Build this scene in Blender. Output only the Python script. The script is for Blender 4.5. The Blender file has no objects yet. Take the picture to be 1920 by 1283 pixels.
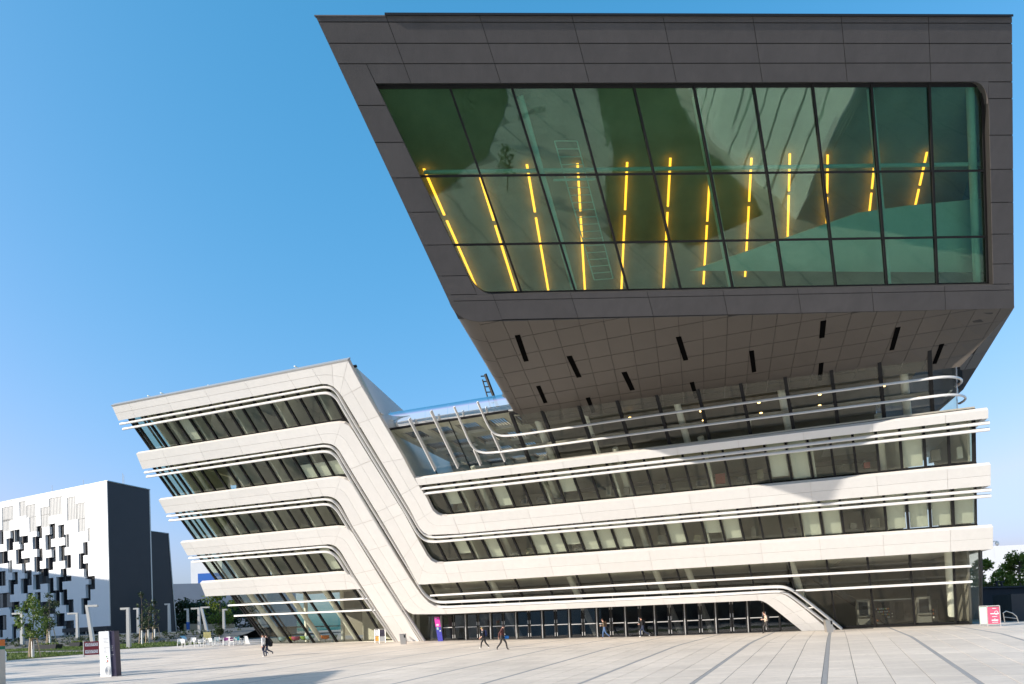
import bpy, bmesh, math, random
import numpy as np
from mathutils import Vector

random.seed(7)
SC = bpy.context.scene
COL = SC.collection
UP = np.array([0., 0., 1.])

def unit(v):
    v = np.asarray(v, float)
    return v / np.linalg.norm(v)

# ------------------------------------------------------------------ camera
F, RHO, PHI, HY, EYE = 1280., 0.0455, 0.036, 1166., 1.75     # shift lens, 24 mm, slightly rolled
CAM_F = np.array([0, math.cos(PHI), math.sin(PHI)])
_u0 = np.cross(np.array([1., 0, 0]), CAM_F)
CAM_R = math.cos(RHO) * np.array([1., 0, 0]) - math.sin(RHO) * _u0
CAM_U = math.sin(RHO) * np.array([1., 0, 0]) + math.cos(RHO) * _u0
PY = HY - CAM_F[2] / CAM_U[2] * F
CP = np.array([0, 0, EYE])
cam = bpy.data.cameras.new('camera')
cam.sensor_fit = 'HORIZONTAL'
cam.sensor_width = 36.0
cam.lens = 36.0 * F / 1920.
cam.shift_y = (PY - 641.5) / 1920.
cam.clip_start = 0.1
cam.clip_end = 6000
camo = bpy.data.objects.new('camera', cam)
COL.objects.link(camo)
from mathutils import Matrix
camo.matrix_world = Matrix(((CAM_R[0], CAM_U[0], -CAM_F[0], 0), (CAM_R[1], CAM_U[1], -CAM_F[1], 0),
                            (CAM_R[2], CAM_U[2], -CAM_F[2], EYE), (0, 0, 0, 1)))
SC.camera = camo

# ------------------------------------------------------------------ sky and sun
SUN_EL, SUN_AZ = math.radians(20.0), math.radians(23.5)       # azimuth: travel direction from +X towards +Y
SUN_D = np.array([math.cos(SUN_EL) * math.cos(SUN_AZ), math.cos(SUN_EL) * math.sin(SUN_AZ), -math.sin(SUN_EL)])
world = bpy.data.worlds.new('World')
SC.world = world
world.use_nodes = True
wn = world.node_tree
sky = wn.nodes.new('ShaderNodeTexSky')
sky.sky_type = 'NISHITA'
sky.sun_disc = False
sky.sun_elevation = SUN_EL
sky.sun_rotation = math.atan2(-SUN_D[0], -SUN_D[1])
sky.altitude = 0
sky.air_density = 1.0
sky.dust_density = 3.0
sky.ozone_density = 6.0
bg = wn.nodes['Background']
bg.inputs['Strength'].default_value = 0.135
# the film's rendering of blue: one curve per colour over the whole sky
EXPO = 1.12
sp = wn.nodes.new('ShaderNodeSeparateColor'); wn.links.new(sky.outputs[0], sp.inputs[0])
cm = wn.nodes.new('ShaderNodeCombineColor'); wn.links.new(cm.outputs[0], bg.inputs['Color'])
for c_, (k_, g_) in enumerate(((9.3, 1.7), (1.46, .724), (1.56, .70))):
    pw_ = wn.nodes.new('ShaderNodeMath'); pw_.operation = 'POWER'; pw_.inputs[1].default_value = g_
    ml_ = wn.nodes.new('ShaderNodeMath'); ml_.operation = 'MULTIPLY'; ml_.inputs[1].default_value = 1.14 * k_ * .135 ** g_ / (2 ** EXPO * .135)
    mn_ = wn.nodes.new('ShaderNodeMath'); mn_.operation = 'MINIMUM'; mn_.inputs[1].default_value = (.66, .84, 1.1)[c_] / (2 ** EXPO * .135)
    wn.links.new(sp.outputs[c_], pw_.inputs[0]); wn.links.new(pw_.outputs[0], ml_.inputs[0])
    wn.links.new(ml_.outputs[0], mn_.inputs[0]); wn.links.new(mn_.outputs[0], cm.inputs[c_])
sun = bpy.data.lights.new('sun', 'SUN')
sun.energy = 3.5
sun.angle = math.radians(0.5)
sun.color = (1.0, 0.91, 0.80)
suno = bpy.data.objects.new('sun', sun)
suno.rotation_euler = Vector(SUN_D).to_track_quat('-Z', 'Y').to_euler()
COL.objects.link(suno)
SC.view_settings.view_transform = 'Standard'
SC.view_settings.look = 'None'
SC.view_settings.gamma = 1
SC.view_settings.exposure = EXPO
SC.view_settings.use_curve_mapping = False

# ------------------------------------------------------------------ survey helpers: a sight line meets a known plane
def ray(x, y):
    return CAM_F + (x - 960.) / F * CAM_R - (y - PY) / F * CAM_U
def isect(x, y, P, nn):
    d = ray(x, y)
    return CP + ((P - CP) @ nn) / (d @ nn) * d
def proj(P):
    v = np.asarray(P) - CP
    z = v @ CAM_F
    return 960 + F * (v @ CAM_R) / z, PY - F * (v @ CAM_U) / z

# the leaning facade plane: h runs along the floors, l climbs one metre per unit, n points out
FH = np.array([0.9440375, -0.32983814, 0.])
FM = np.array([0.32983814, 0.9440375, 0.])                   # level, into the building
FL_ = np.array([-0.41749084, -0.69220635, 1.])
FN = unit(np.cross(FH, FL_))
if FN[1] > 0: FN = -FN
F0 = np.array([22.79416872, 56.6, -0.17445557])
def S3(s, t, off=0.):
    return F0 + s * FH + t * FL_ + off * FN
def st(x, y, off=0.):
    P = isect(x, y, F0 + FN * off, FN)
    t = P[2] - F0[2]
    return float((P - F0 - t * FL_) @ FH), float(t)

# ------------------------------------------------------------------ terrain
def gz(X, Y):
    s = (X - F0[0]) * FH[0] + (Y - F0[1]) * FH[1]
    D = -((X - F0[0]) * FM[0] + (Y - F0[1]) * FM[1])
    zb = np.interp(s, [-54, -35, -12, 14, 40], [.66, .28, -.1, -.06, 0.])
    sl = np.interp(s, [-40, -10, 14], [.022, .004, 0.])
    z = zb - sl * min(max(D, 0), 18) - .03 * min(max(D - 18, 0), 55)
    w = min(max((-50 - s) / 22., 0.), 1.)                      # the lawns on the left lie higher
    if w > 0:
        z = z * (1 - w) + w * np.interp(Y, [10, 20, 35, 50, 70, 90], [-.9, -.6, -.05, .5, .98, 1.15])
    return float(z)
def gpt(x, y):
    z = 0.
    for _ in range(40):
        P = isect(x, y, np.array([0, 0, z]), UP)
        z = .5 * z + .5 * gz(P[0], P[1])
    return np.array([P[0], P[1], gz(P[0], P[1])])
def gat(x, Y):
    """ground point under image column x at depth Y"""
    d = ray(x, HY)
    return np.array([d[0] / d[1] * Y, Y, gz(d[0] / d[1] * Y, Y)])

# ------------------------------------------------------------------ mesh builder
class MB:
    def __init__(self):
        self.v = []; self.f = []; self.m = []; self.cur = 0; self.smooth = False
    def add(self, vs, fs):
        b = len(self.v)
        self.v += [tuple(float(c) for c in p) for p in vs]
        self.f += [tuple(b + i for i in f) for f in fs]
        self.m += [self.cur] * len(fs)
        return self
    def prism(self, poly, vec):
        n = len(poly)
        vec = np.asarray(vec, float)
        vs = [np.asarray(p, float) for p in poly] + [np.asarray(p, float) + vec for p in poly]
        fs = [tuple(range(n)), tuple(range(2 * n - 1, n - 1, -1))]
        fs += [(i, (i + 1) % n, n + (i + 1) % n, n + i) for i in range(n)]
        return self.add(vs, fs)
    def box(self, c, ax, ay, az):
        c, ax, ay, az = (np.asarray(q, float) for q in (c, ax, ay, az))
        p = c - (ax + ay + az) / 2
        return self.prism([p, p + ax, p + ax + ay, p + ay], az)
    def abox(self, x0, x1, y0, y1, z0, z1):
        return self.prism([(x0, y0, z0), (x1, y0, z0), (x1, y1, z0), (x0, y1, z0)], (0, 0, z1 - z0))
    def hexa(self, a, b):
        """two quads joined"""
        return self.add(list(a) + list(b), [(0, 1, 2, 3), (7, 6, 5, 4), (0, 1, 5, 4), (1, 2, 6, 5), (2, 3, 7, 6), (3, 0, 4, 7)])
    def tube(self, pts, r, k=8, cap=True):
        pts = [np.asarray(p, float) for p in pts]
        n = len(pts)
        rs = r if hasattr(r, '__len__') else [r] * n
        vs, prev = [], None
        for i, p in enumerate(pts):
            d = unit(pts[min(i + 1, n - 1)] - pts[max(i - 1, 0)])
            if prev is None:
                a = np.cross(d, UP if abs(d[2]) < .9 else np.array([1., 0, 0]))
            else:
                a = prev - d * (prev @ d)
            a = unit(a); b = np.cross(d, a); prev = a
            for j in range(k):
                w = 2 * math.pi * j / k
                vs.append(p + rs[i] * (math.cos(w) * a + math.sin(w) * b))
        fs = [(i * k + j, i * k + (j + 1) % k, (i + 1) * k + (j + 1) % k, (i + 1) * k + j) for i in range(n - 1) for j in range(k)]
        if cap:
            fs += [tuple(range(k - 1, -1, -1)), tuple((n - 1) * k + j for j in range(k))]
        return self.add(vs, fs)
    def sweep(self, pts, prof, nrm):
        """profile (u in plane, w along nrm) along a path lying in a plane with normal nrm"""
        pts = [np.asarray(p, float) for p in pts]
        n, k = len(pts), len(prof)
        vs = []
        for i, p in enumerate(pts):
            d = unit(pts[min(i + 1, n - 1)] - pts[max(i - 1, 0)])
            a = unit(np.cross(nrm, d))
            vs += [p + u * a + w * nrm for u, w in prof]
        fs = [(i * k + j, i * k + (j + 1) % k, (i + 1) * k + (j + 1) % k, (i + 1) * k + j) for i in range(n - 1) for j in range(k)]
        fs += [tuple(range(k - 1, -1, -1)), tuple((n - 1) * k + j for j in range(k))]
        return self.add(vs, fs)
    def lathe(self, c, prof, k=16):
        c = np.asarray(c, float)
        vs = [c + np.array([r * math.cos(2 * math.pi * j / k), r * math.sin(2 * math.pi * j / k), z]) for r, z in prof for j in range(k)]
        n = len(prof)
        fs = [(i * k + j, i * k + (j + 1) % k, (i + 1) * k + (j + 1) % k, (i + 1) * k + j) for i in range(n - 1) for j in range(k)]
        fs += [tuple(range(k - 1, -1, -1)), tuple((n - 1) * k + j for j in range(k))]
        return self.add(vs, fs)
    def mesh(self, name, mat, smooth=False, origin=None):
        me = bpy.data.meshes.new(name)
        o = np.zeros(3) if origin is None else np.asarray(origin)
        me.from_pydata([tuple(np.asarray(p) - o) for p in self.v], [], self.f)
        mats = mat if isinstance(mat, (list, tuple)) else [mat]
        for m_ in mats: me.materials.append(m_)
        if len(mats) > 1: me.polygons.foreach_set('material_index', self.m)
        bm = bmesh.new(); bm.from_mesh(me)
        bmesh.ops.recalc_face_normals(bm, faces=bm.faces)
        bm.to_mesh(me); bm.free()
        if smooth:
            me.polygons.foreach_set('use_smooth', [True] * len(me.polygons))
            try: me.set_sharp_from_angle(angle=math.radians(40))
            except Exception: pass
        me.update()
        return me
    def build(self, name, mat, parent=None, smooth=False, at=None):
        """one mesh object; its origin is `at` in world space"""
        o = bpy.data.objects.new(name, self.mesh(name, mat, smooth, at))
        COL.objects.link(o)
        if at is not None: o.location = Vector([float(c) for c in at])
        if parent is not None: attach(o, parent)
        return o

ORG = {}
def origin_of(o):
    p = np.array(o.location)
    q = o.parent
    while q is not None:
        p = p + np.array(q.location); q = q.parent
    return p
def attach(o, parent):
    """parents have no rotation, so offsets simply subtract"""
    w = np.array(o.location)
    o.parent = parent
    o.location = Vector([float(c) for c in (w - origin_of(parent))])
def tag(o, label=None, cat=None, group=None, kind=None):
    if label: o['label'] = label
    if cat: o['category'] = cat
    if group: o['group'] = group
    if kind: o['kind'] = kind
    return o
def thing(name, at, label, cat, group=None):
    o = bpy.data.objects.new(name, None)
    o.empty_display_size = .3
    o.location = Vector([float(c) for c in at])
    COL.objects.link(o)
    return tag(o, label, cat, group)
def link_copy(me, name, loc, parent):
    o = bpy.data.objects.new(name, me)
    COL.objects.link(o)
    o.location = Vector([float(c) for c in loc])
    if parent is not None: attach(o, parent)
    return o
def chaikin(pts, k=2):
    pts = [np.asarray(p, float) for p in pts]
    for _ in range(k):
        q = [pts[0]]
        for a, b in zip(pts[:-1], pts[1:]):
            q += [.75 * a + .25 * b, .25 * a + .75 * b]
        pts = q + [pts[-1]]
    return pts

# ------------------------------------------------------------------ materials
def newmat(name):
    m = bpy.data.materials.new(name)
    m.use_nodes = True
    nt = m.node_tree
    return m, nt, nt.nodes['Principled BSDF']
def N(nt, t, **kw):
    n = nt.nodes.new(t)
    for k_, v_ in kw.items():
        if k_ in n.inputs: n.inputs[k_].default_value = v_
        else: setattr(n, k_, v_)
    return n
def surf(name, col, rough=.6, var=.06, scale=3., metal=0., bump=0., bscale=30., orand=0., spec=.5, streak=0.):
    """painted / mineral surface: base colour with soft mottling, per-piece variation, fine relief"""
    m, nt, b = newmat(name)
    L = nt.links.new
    b.inputs['Roughness'].default_value = rough
    b.inputs['Metallic'].default_value = metal
    b.inputs['Specular IOR Level'].default_value = spec
    geo = N(nt, 'ShaderNodeNewGeometry')
    no = N(nt, 'ShaderNodeTexNoise', Scale=scale, Detail=6., Roughness=.62)
    L(geo.outputs['Position'], no.inputs['Vector'])
    mr = N(nt, 'ShaderNodeMapRange')
    mr.inputs['From Min'].default_value = .25; mr.inputs['From Max'].default_value = .75
    mr.inputs['To Min'].default_value = 1 - var; mr.inputs['To Max'].default_value = 1 + var
    L(no.outputs['Fac'], mr.inputs['Value'])
    val = mr.outputs[0]
    if orand:
        oi = N(nt, 'ShaderNodeObjectInfo')
        m2 = N(nt, 'ShaderNodeMapRange')
        m2.inputs['To Min'].default_value = 1 - orand; m2.inputs['To Max'].default_value = 1 + orand
        L(oi.outputs['Random'], m2.inputs['Value'])
        mu = N(nt, 'ShaderNodeMath', operation='MULTIPLY')
        L(val, mu.inputs[0]); L(m2.outputs[0], mu.inputs[1]); val = mu.outputs[0]
    if streak:
        mp = N(nt, 'ShaderNodeMapping'); mp.inputs['Scale'].default_value = (2.5, 2.5, .18)
        L(geo.outputs['Position'], mp.inputs['Vector'])
        n3 = N(nt, 'ShaderNodeTexNoise', Scale=1., Detail=4., Roughness=.6)
        L(mp.outputs[0], n3.inputs['Vector'])
        m3 = N(nt, 'ShaderNodeMapRange')
        m3.inputs['From Min'].default_value = .35; m3.inputs['From Max'].default_value = .75
        m3.inputs['To Min'].default_value = 1.; m3.inputs['To Max'].default_value = 1 - streak
        L(n3.outputs['Fac'], m3.inputs['Value'])
        mu = N(nt, 'ShaderNodeMath', operation='MULTIPLY')
        L(val, mu.inputs[0]); L(m3.outputs[0], mu.inputs[1]); val = mu.outputs[0]
    vm = N(nt, 'ShaderNodeVectorMath', operation='SCALE')
    vm.inputs[0].default_value = col[:3]
    L(val, vm.inputs['Scale'])
    L(vm.outputs[0], b.inputs['Base Color'])
    if bump:
        n2 = N(nt, 'ShaderNodeTexNoise', Scale=bscale, Detail=4.)
        L(geo.outputs['Position'], n2.inputs['Vector'])
        bp = N(nt, 'ShaderNodeBump', Strength=bump, Distance=.02)
        L(n2.outputs['Fac'], bp.inputs['Height'])
        L(bp.outputs[0], b.inputs['Normal'])
    return m
def glassmat(name, tint, refl=(.9, .95, .92), base=.06, boost=1.0, wav=0.):
    """thin pane: tinted see-through plus mirror reflection that grows at grazing angles"""
    m, nt, b = newmat(name)
    nt.nodes.remove(b)
    L = nt.links.new
    out = nt.nodes['Material Output']
    tr = N(nt, 'ShaderNodeBsdfTransparent'); tr.inputs['Color'].default_value = (*tint, 1)
    gl = N(nt, 'ShaderNodeBsdfGlossy'); gl.inputs['Color'].default_value = (*refl, 1); gl.inputs['Roughness'].default_value = .012
    # Schlick reflectance from the viewing angle, the same from both sides of the pane
    g0 = N(nt, 'ShaderNodeNewGeometry')
    dp = N(nt, 'ShaderNodeVectorMath', operation='DOT_PRODUCT')
    L(g0.outputs['Incoming'], dp.inputs[0]); L(g0.outputs['Normal'], dp.inputs[1])
    ab = N(nt, 'ShaderNodeMath', operation='ABSOLUTE'); L(dp.outputs['Value'], ab.inputs[0])
    om = N(nt, 'ShaderNodeMath', operation='SUBTRACT'); om.inputs[0].default_value = 1.; L(ab.outputs[0], om.inputs[1])
    pw = N(nt, 'ShaderNodeMath', operation='POWER'); pw.inputs[1].default_value = 5.; L(om.outputs[0], pw.inputs[0])
    mr = N(nt, 'ShaderNodeMath', operation='MULTIPLY_ADD')
    mr.inputs[1].default_value = boost; mr.inputs[2].default_value = base
    mr.use_clamp = True
    L(pw.outputs[0], mr.inputs[0])
    if wav:
        geo = N(nt, 'ShaderNodeNewGeometry')
        n2 = N(nt, 'ShaderNodeTexNoise', Scale=.45, Detail=1.)
        L(geo.outputs['Position'], n2.inputs['Vector'])
        bp = N(nt, 'ShaderNodeBump', Strength=1., Distance=wav)
        L(n2.outputs['Fac'], bp.inputs['Height'])
        L(bp.outputs[0], gl.inputs['Normal'])
    mx = N(nt, 'ShaderNodeMixShader')
    L(mr.outputs[0], mx.inputs[0]); L(tr.outputs[0], mx.inputs[1]); L(gl.outputs[0], mx.inputs[2])
    L(mx.outputs[0], out.inputs['Surface'])
    return m
def emit(name, col, strength):
    m, nt, b = newmat(name)
    b.inputs['Base Color'].default_value = (*col, 1)
    b.inputs['Emission Color'].default_value = (*col, 1)
    b.inputs['Emission Strength'].default_value = strength
    return m

M = {}
M['white'] = surf('white_fibre_concrete', (.735, .722, .70), .55, .016, .5, orand=.03, streak=.045)
M['white_back'] = surf('white_substructure', (.62, .58, .53), .8, .04, 2.)
M['fin'] = surf('white_painted_aluminium', (.66, .65, .63), .35, .04, 2.)
M['dark'] = surf('dark_grey_fibre_concrete', (.082, .074, .073), .62, .10, .7, orand=.05, bump=.25, bscale=14., streak=.10)
M['dark_back'] = surf('dark_substructure', (.035, .032, .03), .8)
M['soffit'] = surf('soffit_fibre_concrete', (.076, .065, .055), .5, .06, .6, orand=.05, streak=0.)
M['black'] = surf('black_window_frame', (.012, .012, .013), .55, .05, spec=.25)
M['void'] = surf('unlit_slot', (.004, .004, .004), 1., .0, spec=0.)
M['reveal'] = surf('dark_reveal_metal', (.03, .028, .027), .45, .05)
M['steel'] = surf('brushed_steel', (.55, .52, .48), .32, .06, 20., metal=.85)
M['alu'] = surf('silver_aluminium', (.50, .49, .47), .35, .05, 9., metal=.5)
M['glass'] = glassmat('window_glass', (.88, .90, .85), (.94, .96, .90), .05, .8, wav=.004)
M['glass_clear'] = glassmat('lobby_glass', (.92, .93, .89), (.94, .95, .92), .036, .8, wav=.003)
M['glass_door'] = glassmat('door_glass', (.62, .63, .63), (.9, .92, .95), .07, .8, wav=.004)
M['glass_green'] = glassmat('green_solar_glass', (.66, .80, .72), (.46, .63, .54), .115, .8, wav=.009)
M['glass_blue'] = glassmat('curved_sky_glass', (.70, .76, .76), (1, 1, 1), .75, .25)
M['ceil'] = surf('interior_ceiling', (.66, .62, .52), .8, .05, .8)
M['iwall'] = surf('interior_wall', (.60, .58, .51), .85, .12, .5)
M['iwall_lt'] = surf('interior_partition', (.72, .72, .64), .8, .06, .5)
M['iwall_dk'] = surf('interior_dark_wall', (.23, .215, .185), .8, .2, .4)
M['ifloor'] = surf('interior_floor', (.50, .46, .38), .6, .08, .8)
M['blind'] = surf('roller_blind', (.72, .73, .68), .85, .02, 6.)
M['column'] = surf('white_column', (.78, .78, .72), .5, .03)
M['teal'] = surf('teal_painted_steel', (.66, .90, .84), .45, .05)
M['copper'] = surf('copper_lining', (.42, .13, .05), .35, .08, metal=.4)
M['lamp_y'] = emit('warm_strip_lamp', (1., .35, .03), 2.6)
M['lamp_w'] = emit('warm_downlight', (1., .62, .22), 4.)
# ------------------------------------------------------------------ ground and plaza
PE1 = np.array([math.sin(math.radians(25.3)), math.cos(math.radians(25.3)), 0.])      # slabs run along PE1
PE2 = np.array([PE1[1], -PE1[0], 0.])
SW, SLEN, S0 = 1.05, 2.6, -0.56

def pavemat():
    m, nt, b = newmat('beige_concrete_paving')
    L = nt.links.new
    geo = N(nt, 'ShaderNodeNewGeometry')
    def cell(axis, size, o):
        d = N(nt, 'ShaderNodeVectorMath', operation='DOT_PRODUCT'); d.inputs[1].default_value = tuple(axis)
        L(geo.outputs['Position'], d.inputs[0])
        a = N(nt, 'ShaderNodeMath', operation='SUBTRACT'); a.inputs[1].default_value = o
        L(d.outputs['Value'], a.inputs[0])
        q = N(nt, 'ShaderNodeMath', operation='DIVIDE'); q.inputs[1].default_value = size
        L(a.outputs[0], q.inputs[0])
        fl = N(nt, 'ShaderNodeMath', operation='FLOOR'); L(q.outputs[0], fl.inputs[0])
        return fl.outputs[0]
    cx = N(nt, 'ShaderNodeCombineXYZ')
    L(cell(PE2, SW, S0), cx.inputs[0]); L(cell(PE1, SLEN, 0.), cx.inputs[1])
    wnz = N(nt, 'ShaderNodeTexWhiteNoise'); wnz.noise_dimensions = '2D'
    L(cx.outputs[0], wnz.inputs['Vector'])
    n1 = N(nt, 'ShaderNodeTexNoise', Scale=.16, Detail=5., Roughness=.6); L(geo.outputs['Position'], n1.inputs['Vector'])
    n2 = N(nt, 'ShaderNodeTexNoise', Scale=5., Detail=6., Roughness=.7); L(geo.outputs['Position'], n2.inputs['Vector'])
    n4 = N(nt, 'ShaderNodeTexNoise', Scale=.9, Detail=7., Roughness=.75); L(geo.outputs['Position'], n4.inputs['Vector'])
    mpv = N(nt, 'ShaderNodeMapping'); mpv.inputs['Rotation'].default_value = (0, 0, math.radians(25.3)); mpv.inputs['Scale'].default_value = (.25, 1.6, 1.)
    L(geo.outputs['Position'], mpv.inputs['Vector'])
    n5 = N(nt, 'ShaderNodeTexNoise', Scale=1., Detail=5., Roughness=.6); L(mpv.outputs[0], n5.inputs['Vector'])
    def mr(src, lo, hi, a=0., c=1.):
        r = N(nt, 'ShaderNodeMapRange'); r.inputs['From Min'].default_value = a; r.inputs['From Max'].default_value = c
        r.inputs['To Min'].default_value = lo; r.inputs['To Max'].default_value = hi
        L(src, r.inputs['Value']); return r.outputs[0]
    v = None
    for src in (mr(wnz.outputs['Value'], .93, 1.05), mr(n1.outputs['Fac'], .90, 1.07, .3, .7), mr(n2.outputs['Fac'], .93, 1.06, .3, .7), mr(n4.outputs['Fac'], .80, 1., .28, .40), mr(n5.outputs['Fac'], .90, 1.04, .35, .65)):
        if v is None: v = src
        else:
            mu = N(nt, 'ShaderNodeMath', operation='MULTIPLY'); L(v, mu.inputs[0]); L(src, mu.inputs[1]); v = mu.outputs[0]
    vm = N(nt, 'ShaderNodeVectorMath', operation='SCALE'); vm.inputs[0].default_value = (.69, .61, .52)
    L(v, vm.inputs['Scale']); L(vm.outputs[0], b.inputs['Base Color'])
    b.inputs['Roughness'].default_value = .62
    bp = N(nt, 'ShaderNodeBump', Strength=.15, Distance=.01); L(n2.outputs['Fac'], bp.inputs['Height']); L(bp.outputs[0], b.inputs['Normal'])
    return m
M['pave'] = pavemat()
M['joint'] = surf('paving_joint_mortar', (.26, .24, .215), .9, .1, 2.)
M['band'] = surf('grey_drain_stone', (.31, .305, .30), .7, .08, 3., orand=.05)
def grassmat(name, c1, c2):
    m, nt, b = newmat(name)
    L = nt.links.new
    geo = N(nt, 'ShaderNodeNewGeometry')
    n1 = N(nt, 'ShaderNodeTexNoise', Scale=.5, Detail=8., Roughness=.7); L(geo.outputs['Position'], n1.inputs['Vector'])
    cr = N(nt, 'ShaderNodeValToRGB')
    cr.color_ramp.elements[0].position = .3; cr.color_ramp.elements[0].color = (*c1, 1)
    cr.color_ramp.elements[1].position = .7; cr.color_ramp.elements[1].color = (*c2, 1)
    L(n1.outputs['Fac'], cr.inputs[0]); L(cr.outputs[0], b.inputs['Base Color'])
    b.inputs['Roughness'].default_value = .9
    b.inputs['Specular IOR Level'].default_value = .1
    return m
M['grass'] = grassmat('lawn_grass', (.050, .078, .022), (.105, .125, .045))
M['earth'] = surf('pale_gravel_ground', (.38, .34, .29), .9, .15, .4)

def sheet(xs, ys, dz=0.):
    mb = MB()
    vs = [(x, y, gz(x, y) + dz) for y in ys for x in xs]
    k = len(xs)
    mb.add(vs, [(j * k + i, j * k + i + 1, (j + 1) * k + i + 1, (j + 1) * k + i) for j in range(len(ys) - 1) for i in range(k - 1)])
    return mb
xs = [-3000, -1000, -400, -200, -140] + list(np.arange(-110, 91, 2.5)) + [120, 200, 400, 1000, 3000]
ys = [-1500, -500, -200, -120] + list(np.arange(-90, 131, 2.5)) + [160, 220, 400, 1000, 4000]
ground = sheet(xs, ys, -.012).build('ground', M['joint'])
tag(ground, kind='structure')

# slabs: the largest in view are pieces of their own, the rest one mesh
def in_view(P, mx=60, my=80):
    v = P - CP
    if v @ CAM_F < 1: return False
    x, y = proj(P)
    return -mx < x < 1920 + mx and 900 < y < 1283 + my
def facade_D(P):
    return -((P - F0)[:2] @ FM[:2])
LAWNS = []        # filled below: polygons without paving
def inside(poly, x, y):
    c = False
    for i in range(len(poly)):
        (x0, y0), (x1, y1) = poly[i][:2], poly[i - 1][:2]
        if (y0 > y) != (y1 > y) and x < (x1 - x0) * (y - y0) / (y1 - y0) + x0: c = not c
    return c
def gpoly(px):
    return [gpt(x, y) for x, y in px]
def xy(*px): return [tuple(gpt(x, y)[:2]) for x, y in px]
_a, _b, _c, _d = xy((0, 1240), (168, 1226.5), (0, 1228.5), (182, 1222))
LAWN_A = [(_a[0] - 30, _a[1] - 4), _a, _b, _d, _c, (_c[0] - 40, _c[1] - 6)]
_e, _f, _g = xy((0, 1223.5), (200, 1219.5), (330, 1211.5))
LAWN_B = [(_e[0] - 50, _e[1] - 6), _e, _f, _g, (_g[0] + 1.5, _g[1] + 4), (-46, 92), (-120, 84)]
REFL_A = [(-46, -3), (-2, -2), (4, -9), (8, -20), (7, -44), (-46, -44)]
REFL_B = [(15, 7), (24, 9), (33, 4.5), (28.5, -11), (27, -44), (20, -44), (18, -8)]
LAWNS += [LAWN_A, LAWN_B, REFL_A, REFL_B]

plaza = None
cells = []
for i in range(-62, 68):
    for j in range(-24, 52):
        c = PE2 * (S0 + (i + .5) * SW) + PE1 * ((j + .5) * SLEN)
        P = np.array([c[0], c[1], gz(c[0], c[1])])
        D = facade_D(P)
        s = (P - F0) @ FH
        if D < .45 and -56 < s < 14.5: continue
        if D < -14 or (s < -56 and D < -6) or (s > 14 and D < -3): continue
        if any(inside(pl, P[0], P[1]) for pl in LAWNS): continue
        dist = P[1] if in_view(P) else 1e6 + np.linalg.norm(P)
        cells.append((dist, i, j))
cells.sort()
def slab(mb, i, j):
    band = (i % 4 == 0)
    a0, a1 = S0 + i * SW + .013 + (.17 if band else 0), S0 + (i + 1) * SW - .013
    b0, b1 = j * SLEN + .012, (j + 1) * SLEN - .012
    q = [PE2 * a + PE1 * b for a, b in ((a0, b0), (a1, b0), (a1, b1), (a0, b1))]
    q = [np.array([p[0], p[1], gz(p[0], p[1])]) for p in q]
    mb.prism(q, (0, 0, -.05))
pm = MB()
n_ind = 0
plaza = MB()
for k, (d, i, j) in enumerate(cells[300:]):
    slab(plaza, i, j)
plaza = plaza.build('plaza', M['pave'])
tag(plaza, kind='structure')
for d, i, j in cells[:300]:
    mb = MB(); slab(mb, i, j)
    mb.build('paving_slab', M['pave'], plaza)
bandset = {}
for d, i, j in cells:
    if i % 4 == 0: bandset.setdefault(i, []).append(j)
for i, js in sorted(bandset.items()):
    mb = MB()
    for j in sorted(js):
        a0 = S0 + i * SW + .006
        q = [PE2 * a + PE1 * b for a, b in ((a0, j * SLEN), (a0 + .165, j * SLEN), (a0 + .165, (j + 1) * SLEN - .01), (a0, (j + 1) * SLEN - .01))]
        mb.prism([np.array([p[0], p[1], gz(p[0], p[1]) - .001]) for p in q], (0, 0, -.05))
    mb.build('drain_strip', M['band'], plaza)

def flat_poly(poly, dz, step=2.5):
    """terrain-following sheet inside a plan polygon"""
    mb = MB()
    X = [p[0] for p in poly]; Y = [p[1] for p in poly]
    bm = bmesh.new()
    bm.faces.new([bm.verts.new((p[0], p[1], 0)) for p in poly])
    for ax, lo, hi in ((0, min(X), max(X)), (1, min(Y), max(Y))):
        for c in np.arange(math.ceil(lo / step) * step, hi, step):
            nn = (1, 0, 0) if ax == 0 else (0, 1, 0)
            co = (c, 0, 0) if ax == 0 else (0, c, 0)
            bmesh.ops.bisect_plane(bm, geom=bm.verts[:] + bm.edges[:] + bm.faces[:], plane_co=co, plane_no=nn)
    bm.verts.index_update()
    mb.add([(v.co.x, v.co.y, gz(v.co.x, v.co.y) + dz) for v in bm.verts], [tuple(v.index for v in f.verts) for f in bm.faces])
    bm.free()
    return mb
for pl in LAWNS:
    o = flat_poly(pl, .03).build('lawn', M['grass'])
    tag(o, kind='structure')
# ------------------------------------------------------------------ the library
LIB = thing('library_building', (F0[0] - 20 * FH[0], F0[1] - 20 * FH[1], 0.),
            'white ribboned library with leaning facade and huge dark cantilevered top', 'building')
A_S = float(FL_ @ FH); A_W = float(FL_ @ FM)               # what the lean adds along and across
def K(a, w, z):
    return np.array([F0[0], F0[1], 0.]) + a * FH + w * FM + np.array([0, 0, z])
def kz(t): return F0[2] + t

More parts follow.
